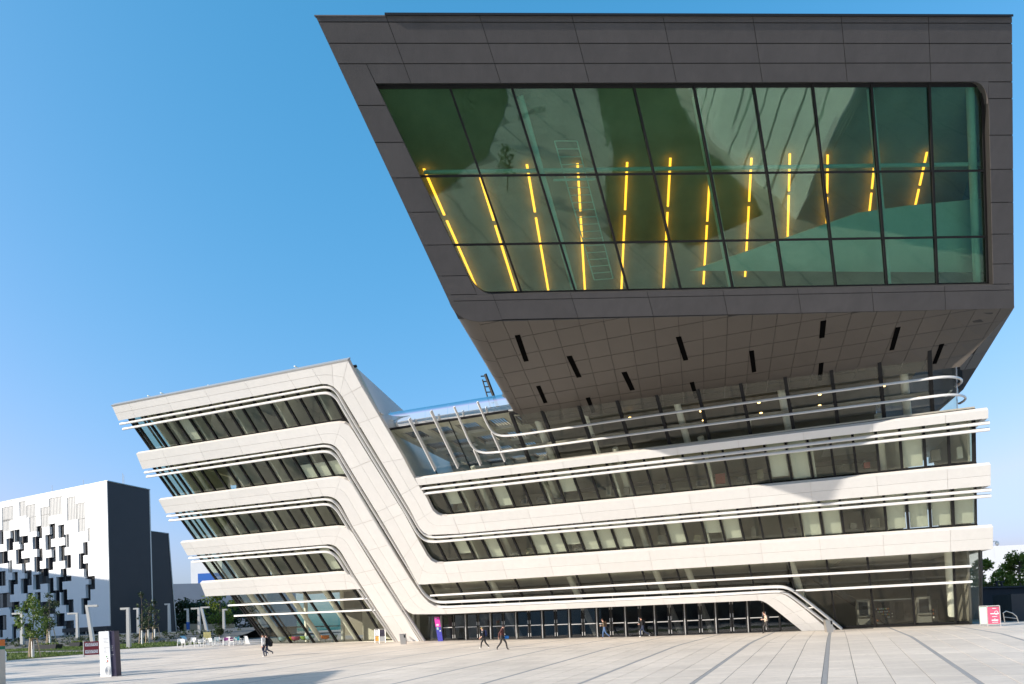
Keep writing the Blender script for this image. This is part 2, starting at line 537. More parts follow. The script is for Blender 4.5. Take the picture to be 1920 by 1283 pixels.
class Ribbon:
    """a strip of cladding between an upper and a lower edge, cut into panels"""
    def __init__(self, stations, label=None, thick=.34, kind='facade_ribbon'):
        self.U = [np.array(st(*u)) for u, v in stations]
        self.L = [np.array(st(*v)) for u, v in stations]
        self.nst = len(stations)
        mb = MB()
        k = self.nst
        fr = [S3(*p, -.03) for p in self.U] + [S3(*p, -.03) for p in self.L]
        bk = [S3(*p, -.03 - thick) for p in self.U] + [S3(*p, -.03 - thick) for p in self.L]
        n = 2 * k
        fs = []
        for i in range(k - 1):
            fs += [(i, i + 1, k + i + 1, k + i), (n + i, n + i + 1, n + k + i + 1, n + k + i),
                   (i, i + 1, n + i + 1, n + i), (k + i, k + i + 1, n + k + i + 1, n + k + i)]
        fs += [(0, k, n + k, n), (k - 1, 2 * k - 1, n + 2 * k - 1, n + k - 1)]
        mb.add(fr + bk, fs)
        self.o = mb.build(kind, M['white_back'], LIB)
        if label: self.o['label'] = label
    def at(self, u, v):
        i = min(int(u), self.nst - 2); f = u - i
        a = self.U[i] * (1 - f) + self.U[i + 1] * f
        b = self.L[i] * (1 - f) + self.L[i + 1] * f
        return a * (1 - v) + b * v
    def cuts(self, lo, hi, axis, step, org):
        """station numbers where the middle of the strip crosses a regular grid"""
        out = []
        us = np.linspace(lo, hi, 400)
        c = [(self.at(u, .5)[axis] - org) / step for u in us]
        for i in range(len(us) - 1):
            if math.floor(c[i]) != math.floor(c[i + 1]): out.append((us[i] + us[i + 1]) / 2)
        return out
    def panels(self, bounds, rows, mat=None, gap=.010, proud=0.):
        for u0, u1 in zip(bounds[:-1], bounds[1:]):
            nr = rows(.5 * (u0 + u1)) if callable(rows) else rows
            for r in range(nr):
                v0, v1 = r / nr, (r + 1) / nr
                l_u = np.linalg.norm(self.at(u1, .5) - self.at(u0, .5)) + 1e-6
                l_v = np.linalg.norm(self.at(.5 * (u0 + u1), v1) - self.at(.5 * (u0 + u1), v0)) + 1e-6
                du, dv = gap / l_u * (u1 - u0), gap / l_v * (v1 - v0)
                ks = [u0 + du] + [float(q) for q in range(self.nst) if u0 + du < q < u1 - du] + [u1 - du]
                # refine so that curved panels stay smooth
                top = [S3(*self.at(u, v0 + (dv if r else 0)), proud) for u in ks]
                bot = [S3(*self.at(u, v1 - (dv if r < nr - 1 else 0)), proud) for u in ks]
                k = len(ks)
                mb = MB()
                vs = top + bot + [p - FN * .028 for p in top] + [p - FN * .028 for p in bot]
                fs = []
                for i in range(k - 1):
                    fs += [(i, i + 1, k + i + 1, k + i), (2 * k + i, 2 * k + i + 1, 3 * k + i + 1, 3 * k + i),
                           (i, i + 1, 2 * k + i + 1, 2 * k + i), (k + i, k + i + 1, 3 * k + i + 1, 3 * k + i)]
                fs += [(0, k, 3 * k, 2 * k), (k - 1, 2 * k - 1, 4 * k - 1, 3 * k - 1)]
                mb.add(vs, fs)
                mb.build('facade_panel', mat or M['white'], self.o)

def densify(stn, flags):
    """round the marked stretches of a station list (corner cutting on both edges at once)"""
    U = [np.array(u, float) for u, v in stn]; L = [np.array(v, float) for u, v in stn]
    out = []
    n = len(stn)
    for i in range(n):
        if i in flags and 0 < i < n - 1:
            for w0, w1, w2 in ((.22, .78, 0.), (.03, .94, .03), (0., .78, .22)):
                out.append((tuple(w0 * U[i - 1] + w1 * U[i] + w2 * U[i + 1]), tuple(w0 * L[i - 1] + w1 * L[i] + w2 * L[i + 1])))
        else:
            out.append((tuple(U[i]), tuple(L[i])))
    return out

GS = st(239, 757)[0]           # first joint of the roof band: the joints then step 4.05 m
# top ribbon: roof band, corner, diagonal, then the second-floor band of the right wing
rb0 = Ribbon([((210, 762), (222, 789)), ((583, 689.4), (603, 720)), ((604, 685.3), (614, 720.6)), ((622, 681.8), (625, 725)), ((640, 678.4), (633, 732.5)),
              ((652, 676), (637.5, 738)), ((664, 699), (639.5, 741)), ((678, 725), (641.5, 744)), ((757, 860), (716, 868)), ((768, 882), (735, 899)), ((784, 910), (752, 928)),
              ((800, 934), (767, 953)), ((806, 947), (774, 966)), ((812, 958), (780, 978)), ((820, 965), (787, 990)), ((828, 968), (794, 998)), ((838, 969), (803, 1003.2)), ((849, 968.2), (862, 1000.8)),
              ((1857.9, 871.8), (1857.9, 910.5))])
b = [0.] + rb0.cuts(0, .97, 0, 4.05, GS) + [1., 3., 5.0, 7.0] + rb0.cuts(7.05, 8.0, 1, 3.05, 15.2) + [8., 10., 13., 17.] + rb0.cuts(17.03, 17.96, 0, 4.2, st(1520, 920)[0] + .05) + [18.]
rb0.panels(sorted(set(round(q, 4) for q in b)), 2)
rp3 = Ribbon([((778, 897), (784, 910)), ((788, 897.5), (792, 909.6)), ((797, 896.3), (801, 908.6)), ((1853.4, 768.6), (1853.4, 784.2))])
rp3.panels([0.] + [2.] + rp3.cuts(2.02, 2.97, 0, 4.2, st(1520, 920)[0] + .05) + [3.], 1)
rb1 = Ribbon([((255, 851), (267, 880)), ((590, 799), (606, 831)), ((618, 794.6), (614, 831.5)), ((634, 793), (622, 833.5)), ((645, 794), (630, 838)), ((654, 799), (636, 845)), ((662, 809), (641, 853)),
              ((696, 864), (657, 880)), ((757, 962), (718, 980)), ((772, 990), (737, 1012)), ((783, 1011), (757, 1046)), ((794, 1030), (770, 1070)), ((800, 1041), (784, 1096)), ((808, 1051), (794, 1096)), ((818, 1056.5), (808, 1095)), ((831, 1058.3), (843, 1093)),
              ((1862.4, 988.7), (1862, 1029.8))])
rb1.panels(sorted([0.] + rb1.cuts(0, .95, 0, 4.05, GS) + [1., 3.5, 7.] + rb1.cuts(7.05, 8., 1, 3.05, 15.2) + [8., 10., 12., 15.] + rb1.cuts(15.03, 15.97, 0, 4.2, st(1520, 920)[0] + .05) + [16.]), 2)
rb2 = Ribbon([((297, 938), (311, 963)), ((591, 901), (606, 930.5)), ((616, 898), (614, 930.5)), ((632, 896.6), (622, 932)), ((645, 898.5), (630, 936)), ((655, 903.5), (636, 942.5)), ((662, 912), (641, 950)),
              ((700, 975), (661, 987)), ((768, 1084), (730, 1095)), ((780, 1102), (745, 1119)), ((787, 1112), (753, 1132)), ((794, 1120), (759, 1141)), ((804, 1130), (766, 1148)), ((816, 1137), (775, 1152)), ((832, 1142.3), (838, 1151.6)),
              ((1419, 1115.6), (1421, 1126)), ((1438, 1114.4), (1427, 1126.7)), ((1453, 1113.6), (1432, 1128.4)), ((1464, 1114.2), (1437, 1131)), ((1474, 1117.2), (1443, 1135)), ((1485, 1124.5), (1450, 1140.5)),
              ((1509, 1143), (1468, 1154.5)), ((1556.5, 1183.6), (1504, 1183.6))])
rb2.panels(sorted([0.] + rb2.cuts(0, .95, 0, 4.05, GS) + [1., 3.5, 7.] + rb2.cuts(7.05, 8., 1, 3.05, 15.2) + [8., 10., 14.] + rb2.cuts(14.03, 14.97, 0, 4.2, st(1520, 920)[0] + .05) + [15., 18., 21., 21.6, 22.]),
           lambda u: 1 if 14. < u < 17.9 else 2)
rb3 = Ribbon([((337.5, 1018), (351.6, 1042)), ((593, 993), (606, 1021.5)), ((614, 990.8), (614, 1020.6)), ((632, 989.3), (622, 1021.4)), ((645, 990.2), (630, 1025)), ((655, 994), (636, 1031)), ((662, 1001), (641, 1038)),
              ((703, 1068), (664, 1077)), ((787.5, 1204.5), (748, 1205.5))])
rb3.panels(sorted([0.] + rb3.cuts(0, .95, 0, 4.05, GS) + [1., 3.5, 7.] + rb3.cuts(7.05, 8., 1, 3.05, 15.2) + [8.]), 2)
rb4 = Ribbon([((375, 1093.5), (385, 1118.5)), ((600, 1078), (613, 1107.2)), ((630, 1075.4), (634, 1106.4)), ((645, 1075.2), (650, 1105.8)), ((656, 1078.6), (662, 1105)), ((666, 1088), (672, 1104.6)), ((676.5, 1103), (678, 1104.5))])
rb4.panels(sorted([0.] + rb4.cuts(0, .95, 0, 4.05, GS) + [1., 3., 6.]), 2)

# white metal coping on the roof edge and on each band
def strip_on(pts, w0, w1, o0, o1, name, mat, parent=LIB):
    mb = MB()
    P = [np.array(st(*p)) for p in pts]
    mb.sweep([S3(*p, (o0 + o1) / 2) for p in P], [(w0, (o0 - o1) / 2), (w1, (o0 - o1) / 2), (w1, (o1 - o0) / 2), (w0, (o1 - o0) / 2)], FN)
    return mb.build(name, mat, parent)
strip_on([(209, 761.6), (430, 718.6), (653, 675.2)], -.02, .07, -.4, .03, 'roof_coping', M['alu'])

# sun fins: long rods in front of the glass
FINP = [(.105 * math.cos(a), .17 * math.sin(a)) for a in np.linspace(0, 2 * math.pi, 11)[:-1]]
def fin(px, off=-.16, prof=FINP, smooth=2, name='sun_fin', mat=None):
    P = [np.array(st(x, y)) for x, y in px]
    # keep straight stretches straight: round only where given points are close together
    P = chaikin(P, smooth) if smooth else P
    return MB().sweep([S3(*p, off) for p in P], prof, FN).build(name, mat or M['fin'], LIB, smooth=True)
fin([(224, 796.5), (560, 735), (596, 728.4), (610, 726.6), (624, 730.5), (634, 742), (642, 757), (671, 806), (767, 962), (778, 981), (787, 996), (797, 1005.5), (810, 1009.6), (840, 1008), (1300, 969.3), (1859, 920.5)])
fin([(229, 806), (560, 745.6), (596, 739.5), (611, 738), (622, 741.5), (632, 751), (640, 765), (665, 808), (761, 964), (772, 985), (782, 1002), (793, 1013.5), (807, 1018.4), (840, 1016), (1300, 977.6), (1859, 931.8)])
fin([(270, 887.5), (560, 843.6), (596, 838.4), (610, 837.2), (624, 841), (634, 852), (642, 866), (676, 922), (772, 1078), (786, 1103), (796, 1117), (808, 1126.5), (822, 1131.8), (850, 1130.5), (1300, 1110), (1410, 1104.8), (1450, 1102.8), (1466, 1102.6), (1478, 1105.2), (1491, 1112), (1530, 1142), (1578, 1181)])
fin([(274, 895.5), (560, 854), (596, 849), (610, 848), (622, 851), (632, 861), (640, 875), (669, 924), (763, 1080), (776, 1105), (788, 1122), (800, 1133.5), (820, 1140.6), (850, 1139.8), (1300, 1119.8), (1410, 1113.4), (1446, 1111.4), (1462, 1111.2), (1473, 1113.4), (1486, 1121), (1530, 1155), (1565, 1182)])
fin([(312.5, 969.5), (560, 942.6), (596, 938.6), (610, 937.4), (624, 940.8), (634, 951), (642, 964), (680, 1026), (795, 1204)])
fin([(316.5, 977.5), (560, 952), (596, 948.2), (610, 947), (622, 950), (632, 960), (640, 973), (673, 1028), (790.5, 1204.5)])
fin([(353.5, 1048), (560, 1030.5), (596, 1027.4), (610, 1026.2), (624, 1029.5), (634, 1039), (642, 1051), (670, 1096), (744.5, 1205)])
fin([(359, 1055), (560, 1039.6), (596, 1036.8), (610, 1036), (622, 1039), (632, 1048), (640, 1060), (663, 1097), (740, 1205)])
fin([(787.5, 918.5), (1300, 860.3), (1856, 794.5)], smooth=0)
fin([(794, 927.4), (1300, 869.2), (1856, 807)], smooth=0)
SMALL = [(.085 * math.cos(a), .12 * math.sin(a)) for a in np.linspace(0, 2 * math.pi, 11)[:-1]]
fin([(806, 1119), (1300, 1092), (1822, 1064)], prof=SMALL, smooth=0)
fin([(1493, 1110.5), (1824, 1093.2)], prof=SMALL, smooth=0)
fin([(427, 1137.2), (692, 1124)], prof=SMALL, smooth=0)
fin([(438, 1156.7), (706, 1145.5)], prof=SMALL, smooth=0)
for x, y0, y1 in ((834, 1130, 1140), (864, 1129, 1139), (917, 1127, 1137), (972, 1124, 1134), (1029, 1121.5, 1131.5), (1088, 1119, 1129), (1147, 1116.5, 1126.5), (1208, 1113.5, 1123.5), (1273, 1110.5, 1120.5), (1341, 1107.5, 1117.5), (1409, 1104, 1114), (1457, 1102, 1112)):
    a, b_ = S3(*st(x, y0), -.2), S3(*st(x + 2, y1 + 3), -.2)
    MB().tube([a, b_], .025, 6).build('rail_post', M['alu'], LIB)
MB().tube([S3(*st(1509, 1142.6), -.1), S3(*st(1526, 1141.4), -.16)], .06, 6).build('fin_bracket', M['fin'], LIB)

M['red_box'] = surf('dull_red_cabinet', (.30, .06, .04), .6)
M['kiosk_'] = surf('olive_cabinet', (.22, .20, .12), .6)
# ------------------------------------------------------------------ storeys behind the ribbons
OFFG = -.5
T = dict(W=[(st(450, 819)[1], st(400, 755)[1]), (14.75, 17.18), (11.0, 13.5), (7.2, 9.75)])
def pane_polys(s0, s1, t0, t1, off, th=.03):
    return [S3(s0, t0, off), S3(s1, t0, off), S3(s1, t1, off), S3(s0, t1, off)]
def glazing(t0, t1, smin, smax, mod, s_first, off=OFFG, mat=None, mw=.075, md=.22, name='window_strip', skip=()):
    """frame bars + one pane and one mullion per module"""
    fr = MB()
    for t in (t0, t1):
        fr.prism([S3(smin, t - .07, off + .06), S3(smax, t - .07, off + .06), S3(smax, t + .07, off + .06), S3(smin, t + .07, off + .06)], -FN * .16)
    fo = fr.build(name, M['black'], LIB)
    ss = [s_first + k * mod for k in range(-80, 80) if smin + .1 < s_first + k * mod < smax - .1]
    ed = [smin] + ss + [smax]
    me_p = me_m = None
    for k, (a, b) in enumerate(zip(ed[:-1], ed[1:])):
        mb = MB().prism(pane_polys(a, b, t0 + .03, t1 - .03, off), -FN * .02)
        at0 = S3(a, t0, off)
        if abs((b - a) - mod) < 1e-4:
            if me_p is None: me_p = mb.mesh('glass_pane', mat or M['glass'], origin=at0)
            link_copy(me_p, 'glass_pane', at0, fo)
        else:
            mb.build('glass_pane', mat or M['glass'], fo, at=at0)
    for a in ss + [smin + mw]:
        at0 = S3(a, t0, off)
        if me_m is None:
            me_m = MB().prism([S3(a - mw, t0, off + .1), S3(a + mw, t0, off + .1), S3(a + mw, t1, off + .1), S3(a - mw, t1, off + .1)], -FN * md).mesh('mullion', M['black'], origin=at0)
        link_copy(me_m, 'mullion', at0, fo)
    return ss
def room_slab(t_lo, t_hi, s0, s1, depth, mat, name='floor_slab', off=-.66, s1b=None):
    """horizontal slab whose front follows the lean, lo/hi in facade t"""
    mb = MB()
    w_back = A_W * t_lo + depth
    q = []
    for s in (s0, s1):
        a, b = S3(s, t_lo, off), S3(s, t_hi, off)
        sb_ = s1b if (s == s1 and s1b is not None) else s
        c, d = K(sb_ + A_S * t_hi, w_back, kz(t_hi)), K(sb_ + A_S * t_lo, w_back, kz(t_lo))
        q.append([a, b, c, d])
    mb.hexa(q[0], q[1])
    return mb.build(name, mat, LIB)
def back_wall(t_lo, t_hi, s0, s1, depth, mat, name='back_wall'):
    w = A_W * t_lo + depth
    a0, a1 = s0 + A_S * t_lo, s1 + A_S * t_lo
    mb = MB().prism([K(a0, w, kz(t_lo)), K(a1, w, kz(t_lo)), K(a1, w, kz(t_hi)), K(a0, w, kz(t_hi))], FM * .2)
    return mb.build(name, mat, LIB)
def partition(s, t_lo, t_hi, depth, mat, off=-.75):
    a = s + A_S * t_lo
    w = A_W * t_lo + depth
    p = [S3(s, t_lo, off), S3(s, t_hi, off), K(s + A_S * t_hi, w, kz(t_hi)), K(a, w, kz(t_lo))]
    return MB().prism(p, FH * .14).build('partition_wall', mat, LIB)

SW0 = st(482.8, 813, OFFG)[0]
rng = random.Random(3)
LS, LE = -49.6, -26.2
left_off = [0., -1.05, -2.1, -3.2]
zt = []
for k, (sill, top) in enumerate(T['W']):
    s_l = -49.75 - 1.06 * k
    s_r = -26.4 - .9 * k
    ss = glazing(sill - .12, top + .45, s_l, s_r, 1.4, SW0 - 1.06 * k + .2 * k)
    # side glazing at the tip, so that one looks through the corner
    c0, c1 = S3(s_l, sill - .12, OFFG), S3(s_l, top + .45, OFFG)
    d0, d1 = c0 + FM * 9, c1 + FM * 9
    MB().prism([c0, d0, d1, c1], FH * .02).build('glass_pane', M['glass'], LIB)
    mb = MB()
    for f in (0., .2, .45, .7):
        p, q = c0 + FM * 9 * f, c1 + FM * 9 * f
        mb.prism([p - FH * .05, p + FH * .1, q + FH * .1, q - FH * .05], FM * .16)
    mb.build('corner_mullion', M['black'], LIB)
    # sill shelf seen just above the band
    MB().prism([S3(s_l, sill - .1, -.62), S3(s_r, sill - .1, -.62), S3(s_r, sill - .1, -.62) + FM * .5, S3(s_l, sill - .1, -.62) + FM * .5], (0, 0, -.06)).build('window_sill', M['iwall_lt'], LIB)
    room_slab(top + .45, top + .85, s_l - .1, s_r - .7, 11, M['ceil'], 'ceiling_slab', s1b=s_r - 3.6)
    room_slab(sill - .75, sill - .45, s_l - .1, s_r - .7, 11, M['ifloor'], s1b=s_r - 3.6)
    back_wall(sill - .5, top + .5, s_l + 2.6, s_r - 2.4, 5.2, M['iwall'])
    partition(ss[1] + .15, sill - .45, top + .45, 5.2, M['iwall_lt'])
    for i, s in enumerate(ss):
        if i % 3 == (1 + k) % 3 and i > 2 and s < s_r - 3.5: partition(s + .1, sill - .45, top + .45, 5.2, M['iwall_lt'])
    # a slanting column near the tip
    p0, p1 = S3(ss[1] + 1.0, sill - .5, -1.6), S3(ss[1] + 1.0, top + .45, -1.6)
    MB().tube([p0, p1], .2, 12).build('column', M['column'], LIB, smooth=True)
    for i, s in enumerate(ss[:-1]):
        if (k, i) in ((1, 10), (1, 11), (1, 12), (2, 13), (2, 14), (2, 15), (0, 3), (3, 9)):
            hh = 1.0 if k == 1 else (top - sill) * .95
            p = pane_polys(s + .12, s + 1.28, sill if k == 1 else top - hh, sill + hh if k == 1 else top, OFFG - .12)
            MB().prism(p, -FN * .01).build('roller_blind', M['blind'], LIB)
        if rng.random() < .45:
            c = S3(s + .7, top + .38, -2.4 - rng.random() * 1.5)
            MB().box(c, FM * 1.3, FH * .12, (0, 0, .07)).build('office_lamp', M['blind'], LIB)

# right wing storeys
RS = [(10.86, 13.35), (7.0, 9.58)]
SR0 = st(1436, 860, OFFG)[0]
RS1 = 13.55
for k, (sill, top) in enumerate(RS):
    s_l = -27.6 - 1.6 * k
    hi_ = .37 if k == 0 else .5
    ss = glazing(sill - .1, top + hi_, s_l, RS1, 1.4, SR0 + .1 * k)
    MB().prism([S3(s_l, sill - .1, -.62), S3(RS1, sill - .1, -.62), S3(RS1, sill - .1, -.62) + FM * .5, S3(s_l, sill - .1, -.62) + FM * .5], (0, 0, -.06)).build('window_sill', M['iwall_dk'], LIB)
    room_slab(top + hi_, top + hi_ + (.14 if k == 0 else .5), s_l, RS1, 16, M['ceil'], 'ceiling_slab')
    room_slab(sill - .7, sill - .45, s_l, RS1, 16, M['ifloor'])
    back_wall(sill - .5, top + hi_ + .04, s_l, RS1 - 3.5, 7., M['iwall'])
    for i, s in enumerate(ss):
        if i in (3, 8, 12, 17, 22, 26): partition(s + .12, sill - .45, top + hi_, 5.5, M['iwall_lt'])
    for s in (-21.5, -15.6, -9.7, -3.4, 2.6, 8.2):
        MB().tube([S3(s, sill - .5, -1.7), S3(s, top + hi_, -1.7)], .23, 12).build('column', M['column'], LIB, smooth=True)
    MB().prism([S3(RS1 - .25, sill - .45, -.9), S3(RS1 - .25, top + hi_, -.9), K(RS1 - .25 + A_S * (top + hi_), A_W * sill + 8, kz(top + hi_)), K(RS1 - .25 + A_S * sill, A_W * sill + 8, kz(sill - .45))], -FH * .12).build('end_wall', M['iwall'], LIB)
    for i, s in enumerate(ss):
        bl = (k == 1 and (7 <= i <= 12 or i >= 26)) or (k == 0 and i in (2, 5, 9, 20, 21, 26)) or (k == 1 and i in (2, 4, 15, 17, 18, 22, 23))
        if bl:
            p = pane_polys(s + .14, min(s + 1.27, RS1 - .1), sill + (0 if i > 20 else .25 + .5 * (i in (2, 9, 17))), top - (.05 if i > 20 else .35 * (i < 14)), OFFG - .14)
            MB().prism(p, -FN * .01).build('roller_blind', M['blind'], LIB)
        elif rng.random() < .4:
            c = S3(s + .7, top + .42, -2.2 - rng.random() * 2)
            MB().box(c, FM * 1.4, FH * .12, (0, 0, .07)).build('office_lamp', M['blind'], LIB)
    for i, s in enumerate(ss):
        rr_ = rng.random()
        if rr_ < .55:                      # cupboards, screens and plants standing close behind the glass
            w_, h_ = rng.uniform(.3, .9), rng.uniform(.25, .8)
            p = S3(s + .7, sill + .05, -.95)
            mt_ = ('iwall_dk', 'reveal', 'iwall_lt', 'kiosk_', 'iwall_dk', 'reveal', 'red_box' if i % 7 == 3 else 'reveal')[int(rr_ * 60) % 7]
            MB().box(p + UP * h_ / 2, FH * w_, FM * .3, UP * h_).build('cupboard', M[mt_], LIB)
# glass return at the right end of the wing
for sill, top in RS:
    c0, c1 = S3(RS1, sill - .1, OFFG), S3(RS1, top + .35, OFFG)
    MB().prism([c0, c0 + FM * 4, c1 + FM * 4, c1], -FH * .02).build('glass_pane', M['glass'], LIB)
    MB().prism([c0 - FH * .12, c0, c1, c1 - FH * .12], FM * .25).build('corner_mullion', M['black'], LIB)
# band returns: the ribbons turn the right-hand corner and run back
for (u, l_) in (((1853.4, 768.6), (1853.4, 784.2)), ((1857.9, 871.8), (1857.9, 910.5)), ((1862.4, 988.7), (1862, 1029.8))):
    a, b = S3(*st(*u), -.04), S3(*st(*l_), -.04)
    MB().prism([a, b, b + FM * 14, a + FM * 14], -FH * .3).build('side_band', M['white'], LIB)
    # soffit behind the lower edge
    mb = MB()
    s_, t_ = st(*l_)
    mb.prism([S3(s_, t_ + .03, -.3), S3(s_, t_ + .03, -.3) + FM * 12, S3(s_ - 9, t_ + .03, -.3) + FM * 12, S3(s_ - 9, t_ + .03, -.3)], (0, 0, .08))
    mb.build('corner_soffit', M['white'], LIB)

# gallery strip above the doors and the tall lobby glass on the right
GB, GT = st(1300, 1124)[1], 5.5
SG0 = st(1556, 1100, -.5)[0]
glazing(GB - .5, GT + .4, -31.8, 0.7, 2.8, SG0, off=-.5, mat=M['glass_clear'], mw=.06)
glazing(-.05, GT + .4, 0.9, 12.9, 2.8, SG0, off=-.5, mat=M['glass_clear'], mw=.07, name='lobby_glazing')
# rounded glass corner
cc = []
mbq = MB()
for t in (-.05, GT + .4):
    c = S3(12.9, t, -.5) + FM * 1.1
    ring = []
    for a in np.linspace(0, math.pi / 2, 8):
        ring.append(c + 1.1 * (-math.cos(a) * FM + math.sin(a) * FH))
    cc.append(ring)
mbq.add(cc[0] + cc[1], [(i, i + 1, 9 + i, 8 + i) for i in range(7)])
mbq.build('corner_glass', M['glass_clear'], LIB, smooth=True)
p0, p1 = cc[0][-1], cc[1][-1]
MB().tube([p0, p1], .13, 10).build('corner_post', M['reveal'], LIB, smooth=True)
MB().prism([p0, p0 + FM * 6, p1 + FM * 6, p1], -FH * .02).build('glass_pane', M['glass_clear'], LIB)
# lobby room: floor, ceiling of slats, back walls, gallery slab
room_slab(GT + .4, GT + .75, -32, 14.2, 22, M['ceil'], 'ceiling_slab')
mbs = MB()
for k in range(30):
    w = A_W * GT + .8 + k * .55
    mbs.box(K(-9 + A_S * GT, w, kz(GT + .3)), FH * 46, FM * .16, (0, 0, .1))
mbs.build('ceiling_slats', M['iwall'], LIB)
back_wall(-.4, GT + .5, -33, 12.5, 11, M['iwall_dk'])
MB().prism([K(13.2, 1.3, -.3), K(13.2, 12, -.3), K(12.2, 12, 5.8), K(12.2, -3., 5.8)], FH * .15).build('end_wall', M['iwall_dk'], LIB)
fl = MB().prism([K(-36, .05, -.17), K(14, .05, -.17), K(14, 16, -.17), K(-36, 16, -.17)], (0, 0, -.2)); fl.build('lobby_floor', M['ifloor'], LIB)
MB().prism([K(-31, -1.2, 3.05), K(-1.2, -1.2, 3.05), K(-1.2, 5, 3.05), K(-31, 5, 3.05)], (0, 0, .3)).build('gallery_slab', M['iwall'], LIB)
for s in (-24.5, -17., -9.3, -6.6, 1.6):
    MB().tube([K(s + .4, 2.4, -.2), K(s - 1.3, -1.3, 5.9)], .27, 14).build('column', M['column'], LIB, smooth=True)
cpx = gpt(1791, 1170)
MB().tube([S3(12.0, 0, -1.4), S3(12.25, GT + .4, -1.3) + FM * 1.5], .3, 14).build('column', M['column'], LIB, smooth=True)
# stairs seen through the glass
for w in (3.2, 4.4):
    MB().prism([K(1.2, w, 5.), K(8., w, -.1), K(8.8, w, -.1), K(2., w, 5.)], FM * .25).build('stair_stringer', M['reveal'], LIB)

# ------------------------------------------------------------------ entrance doors under the canopy
def dpt(a, z): return K(a, .35, z)
D0, D1 = st(822, 1200)[0], st(1466, 1187)[0]
def gzk(a): 
    p = K(a, 0.2, 0); return gz(p[0], p[1])
zd = lambda a: gzk(a) + .02
nmod = 12
mw_ = (D1 - D0) / nmod
DH = 3.15
head = MB().prism([K(D0 - 2, .3, zd(D0) + DH), K(1.5, .3, zd(0) + DH), K(1.5, .55, zd(0) + DH), K(D0 - 2, .55, zd(D0) + DH)], (0, 0, .9)).build('door_header', M['black'], LIB)
MB().prism([K(D0 - 3, -2.6, 3.18), K(1.2, -2.6, 3.1), K(1.2, .5, 3.1), K(D0 - 3, .5, 3.18)], (0, 0, .05)).build('canopy_soffit', M['reveal'], LIB)
for k in range(nmod):
    a0 = D0 + k * mw_
    z0 = zd(a0)
    leaf = MB()
    for x0, x1 in ((.1, mw_ * .5 - .04), (mw_ * .5 + .04, mw_ - .04)):
        for q0, q1, zz0, zz1 in ((x0, x0 + .1, 0, DH), (x1 - .14, x1, 0, DH), (x0, x1, 0, .12), (x0, x1, DH - .15, DH)):
            leaf.prism([K(a0 + q0, .32, z0 + zz0), K(a0 + q1, .32, z0 + zz0), K(a0 + q1, .32, z0 + zz1), K(a0 + q0, .32, z0 + zz1)], FM * .07)
    door = leaf.build('entrance_door', M['black'], LIB)
    for x0, x1 in ((.18, mw_ * .5 - .16), (mw_ * .5 + .14, mw_ - .16)):
        MB().prism([K(a0 + x0, .36, z0 + .1), K(a0 + x1, .36, z0 + .1), K(a0 + x1, .36, z0 + DH - .14), K(a0 + x0, .36, z0 + DH - .14)], FM * .015).build('glass_pane', M['glass_door'], door)
        MB().prism([K(a0 + x0, .30, z0 + 1.18), K(a0 + x1, .30, z0 + 1.18), K(a0 + x1, .30, z0 + 1.26), K(a0 + x0, .30, z0 + 1.26)], FM * .03).build('push_bar', M['alu'], door)
    for x in (mw_ * .5 - .11, mw_ * .5 + .11):
        for z in (.15, 1.35, 2.45):
            MB().prism([K(a0 + x - .03, .26, z0 + z), K(a0 + x + .03, .26, z0 + z), K(a0 + x + .03, .26, z0 + z + .34), K(a0 + x - .03, .26, z0 + z + .34)], FM * .05).build('door_handle', M['alu'], door)
    MB().tube([K(a0, .22, z0), K(a0, .22, z0 + DH)], .05, 8).build('door_post', M['alu'], LIB, smooth=True)
a1 = D1
MB().prism([K(D1, .36, zd(D1)), K(1.4, .36, zd(D1)), K(1.4, .36, zd(D1) + DH), K(D1, .36, zd(D1) + DH)], FM * .02).build('glass_pane', M['glass_door'], LIB)
MB().prism([K(D0 - 2.4, .36, zd(D0)), K(D0, .36, zd(D0)), K(D0, .36, zd(D0) + DH), K(D0 - 2.4, .36, zd(D0) + DH)], FM * .02).build('glass_pane', M['glass_door'], LIB)

# ------------------------------------------------------------------ cafe glazing under the left wing
CT = st(500, 1113)[1]
CS0, CS1 = st(431, 1121)[0], st(678, 1105)[0]
ssc = glazing(.3, CT + .5, CS0, CS1 + 1.6, 2.8, st(690, 1150, -.3)[0], off=-.3, mat=M['glass_clear'], mw=.09, name='cafe_glazing')
c0, c1 = S3(CS0, .3, -.3), S3(CS0, CT + .5, -.3)
MB().prism([c0, c0 + FM * 8, c1 + FM * 8, c1], FH * .02).build('glass_pane', M['glass_clear'], LIB)
for f in (.0, .12, .3, .6):
    p, q = c0 + FM * 8 * f, c1 + FM * 8 * f
    MB().prism([p - FH * .04, p + FH * .08, q + FH * .08, q - FH * .04], FM * .2).build('corner_mullion', M['black'], LIB)
room_slab(CT + .5, CT + .85, CS0 - .1, CS1 + 6, 14, M['ceil'], 'ceiling_slab')
back_wall(-.2, CT + .6, CS0 + 7, CS1 + 10, 7.5, M['iwall'])
MB().prism([K(CS0 - .2, -.25, .5), K(-36.5, -.25, .42), K(-36.5, 10, .42), K(CS0 - .2, 10, .5)], (0, 0, -.2)).build('cafe_floor', M['ifloor'], LIB)
for s in (CS0 + 1.6, CS0 + 6.3, CS0 + 10.6, CS0 + 15.):
    MB().tube([S3(s, .3, -1.1), S3(s - .2, CT + .5, -1.1)], .26, 12).build('column', M['column'], LIB, smooth=True)
    MB().tube([K(s + 1.5 + A_S * 3, 3.2, .4), K(s + 1.5 + A_S * 3, 3.2, CT + .4)], .22, 12).build('column', M['column'], LIB, smooth=True)

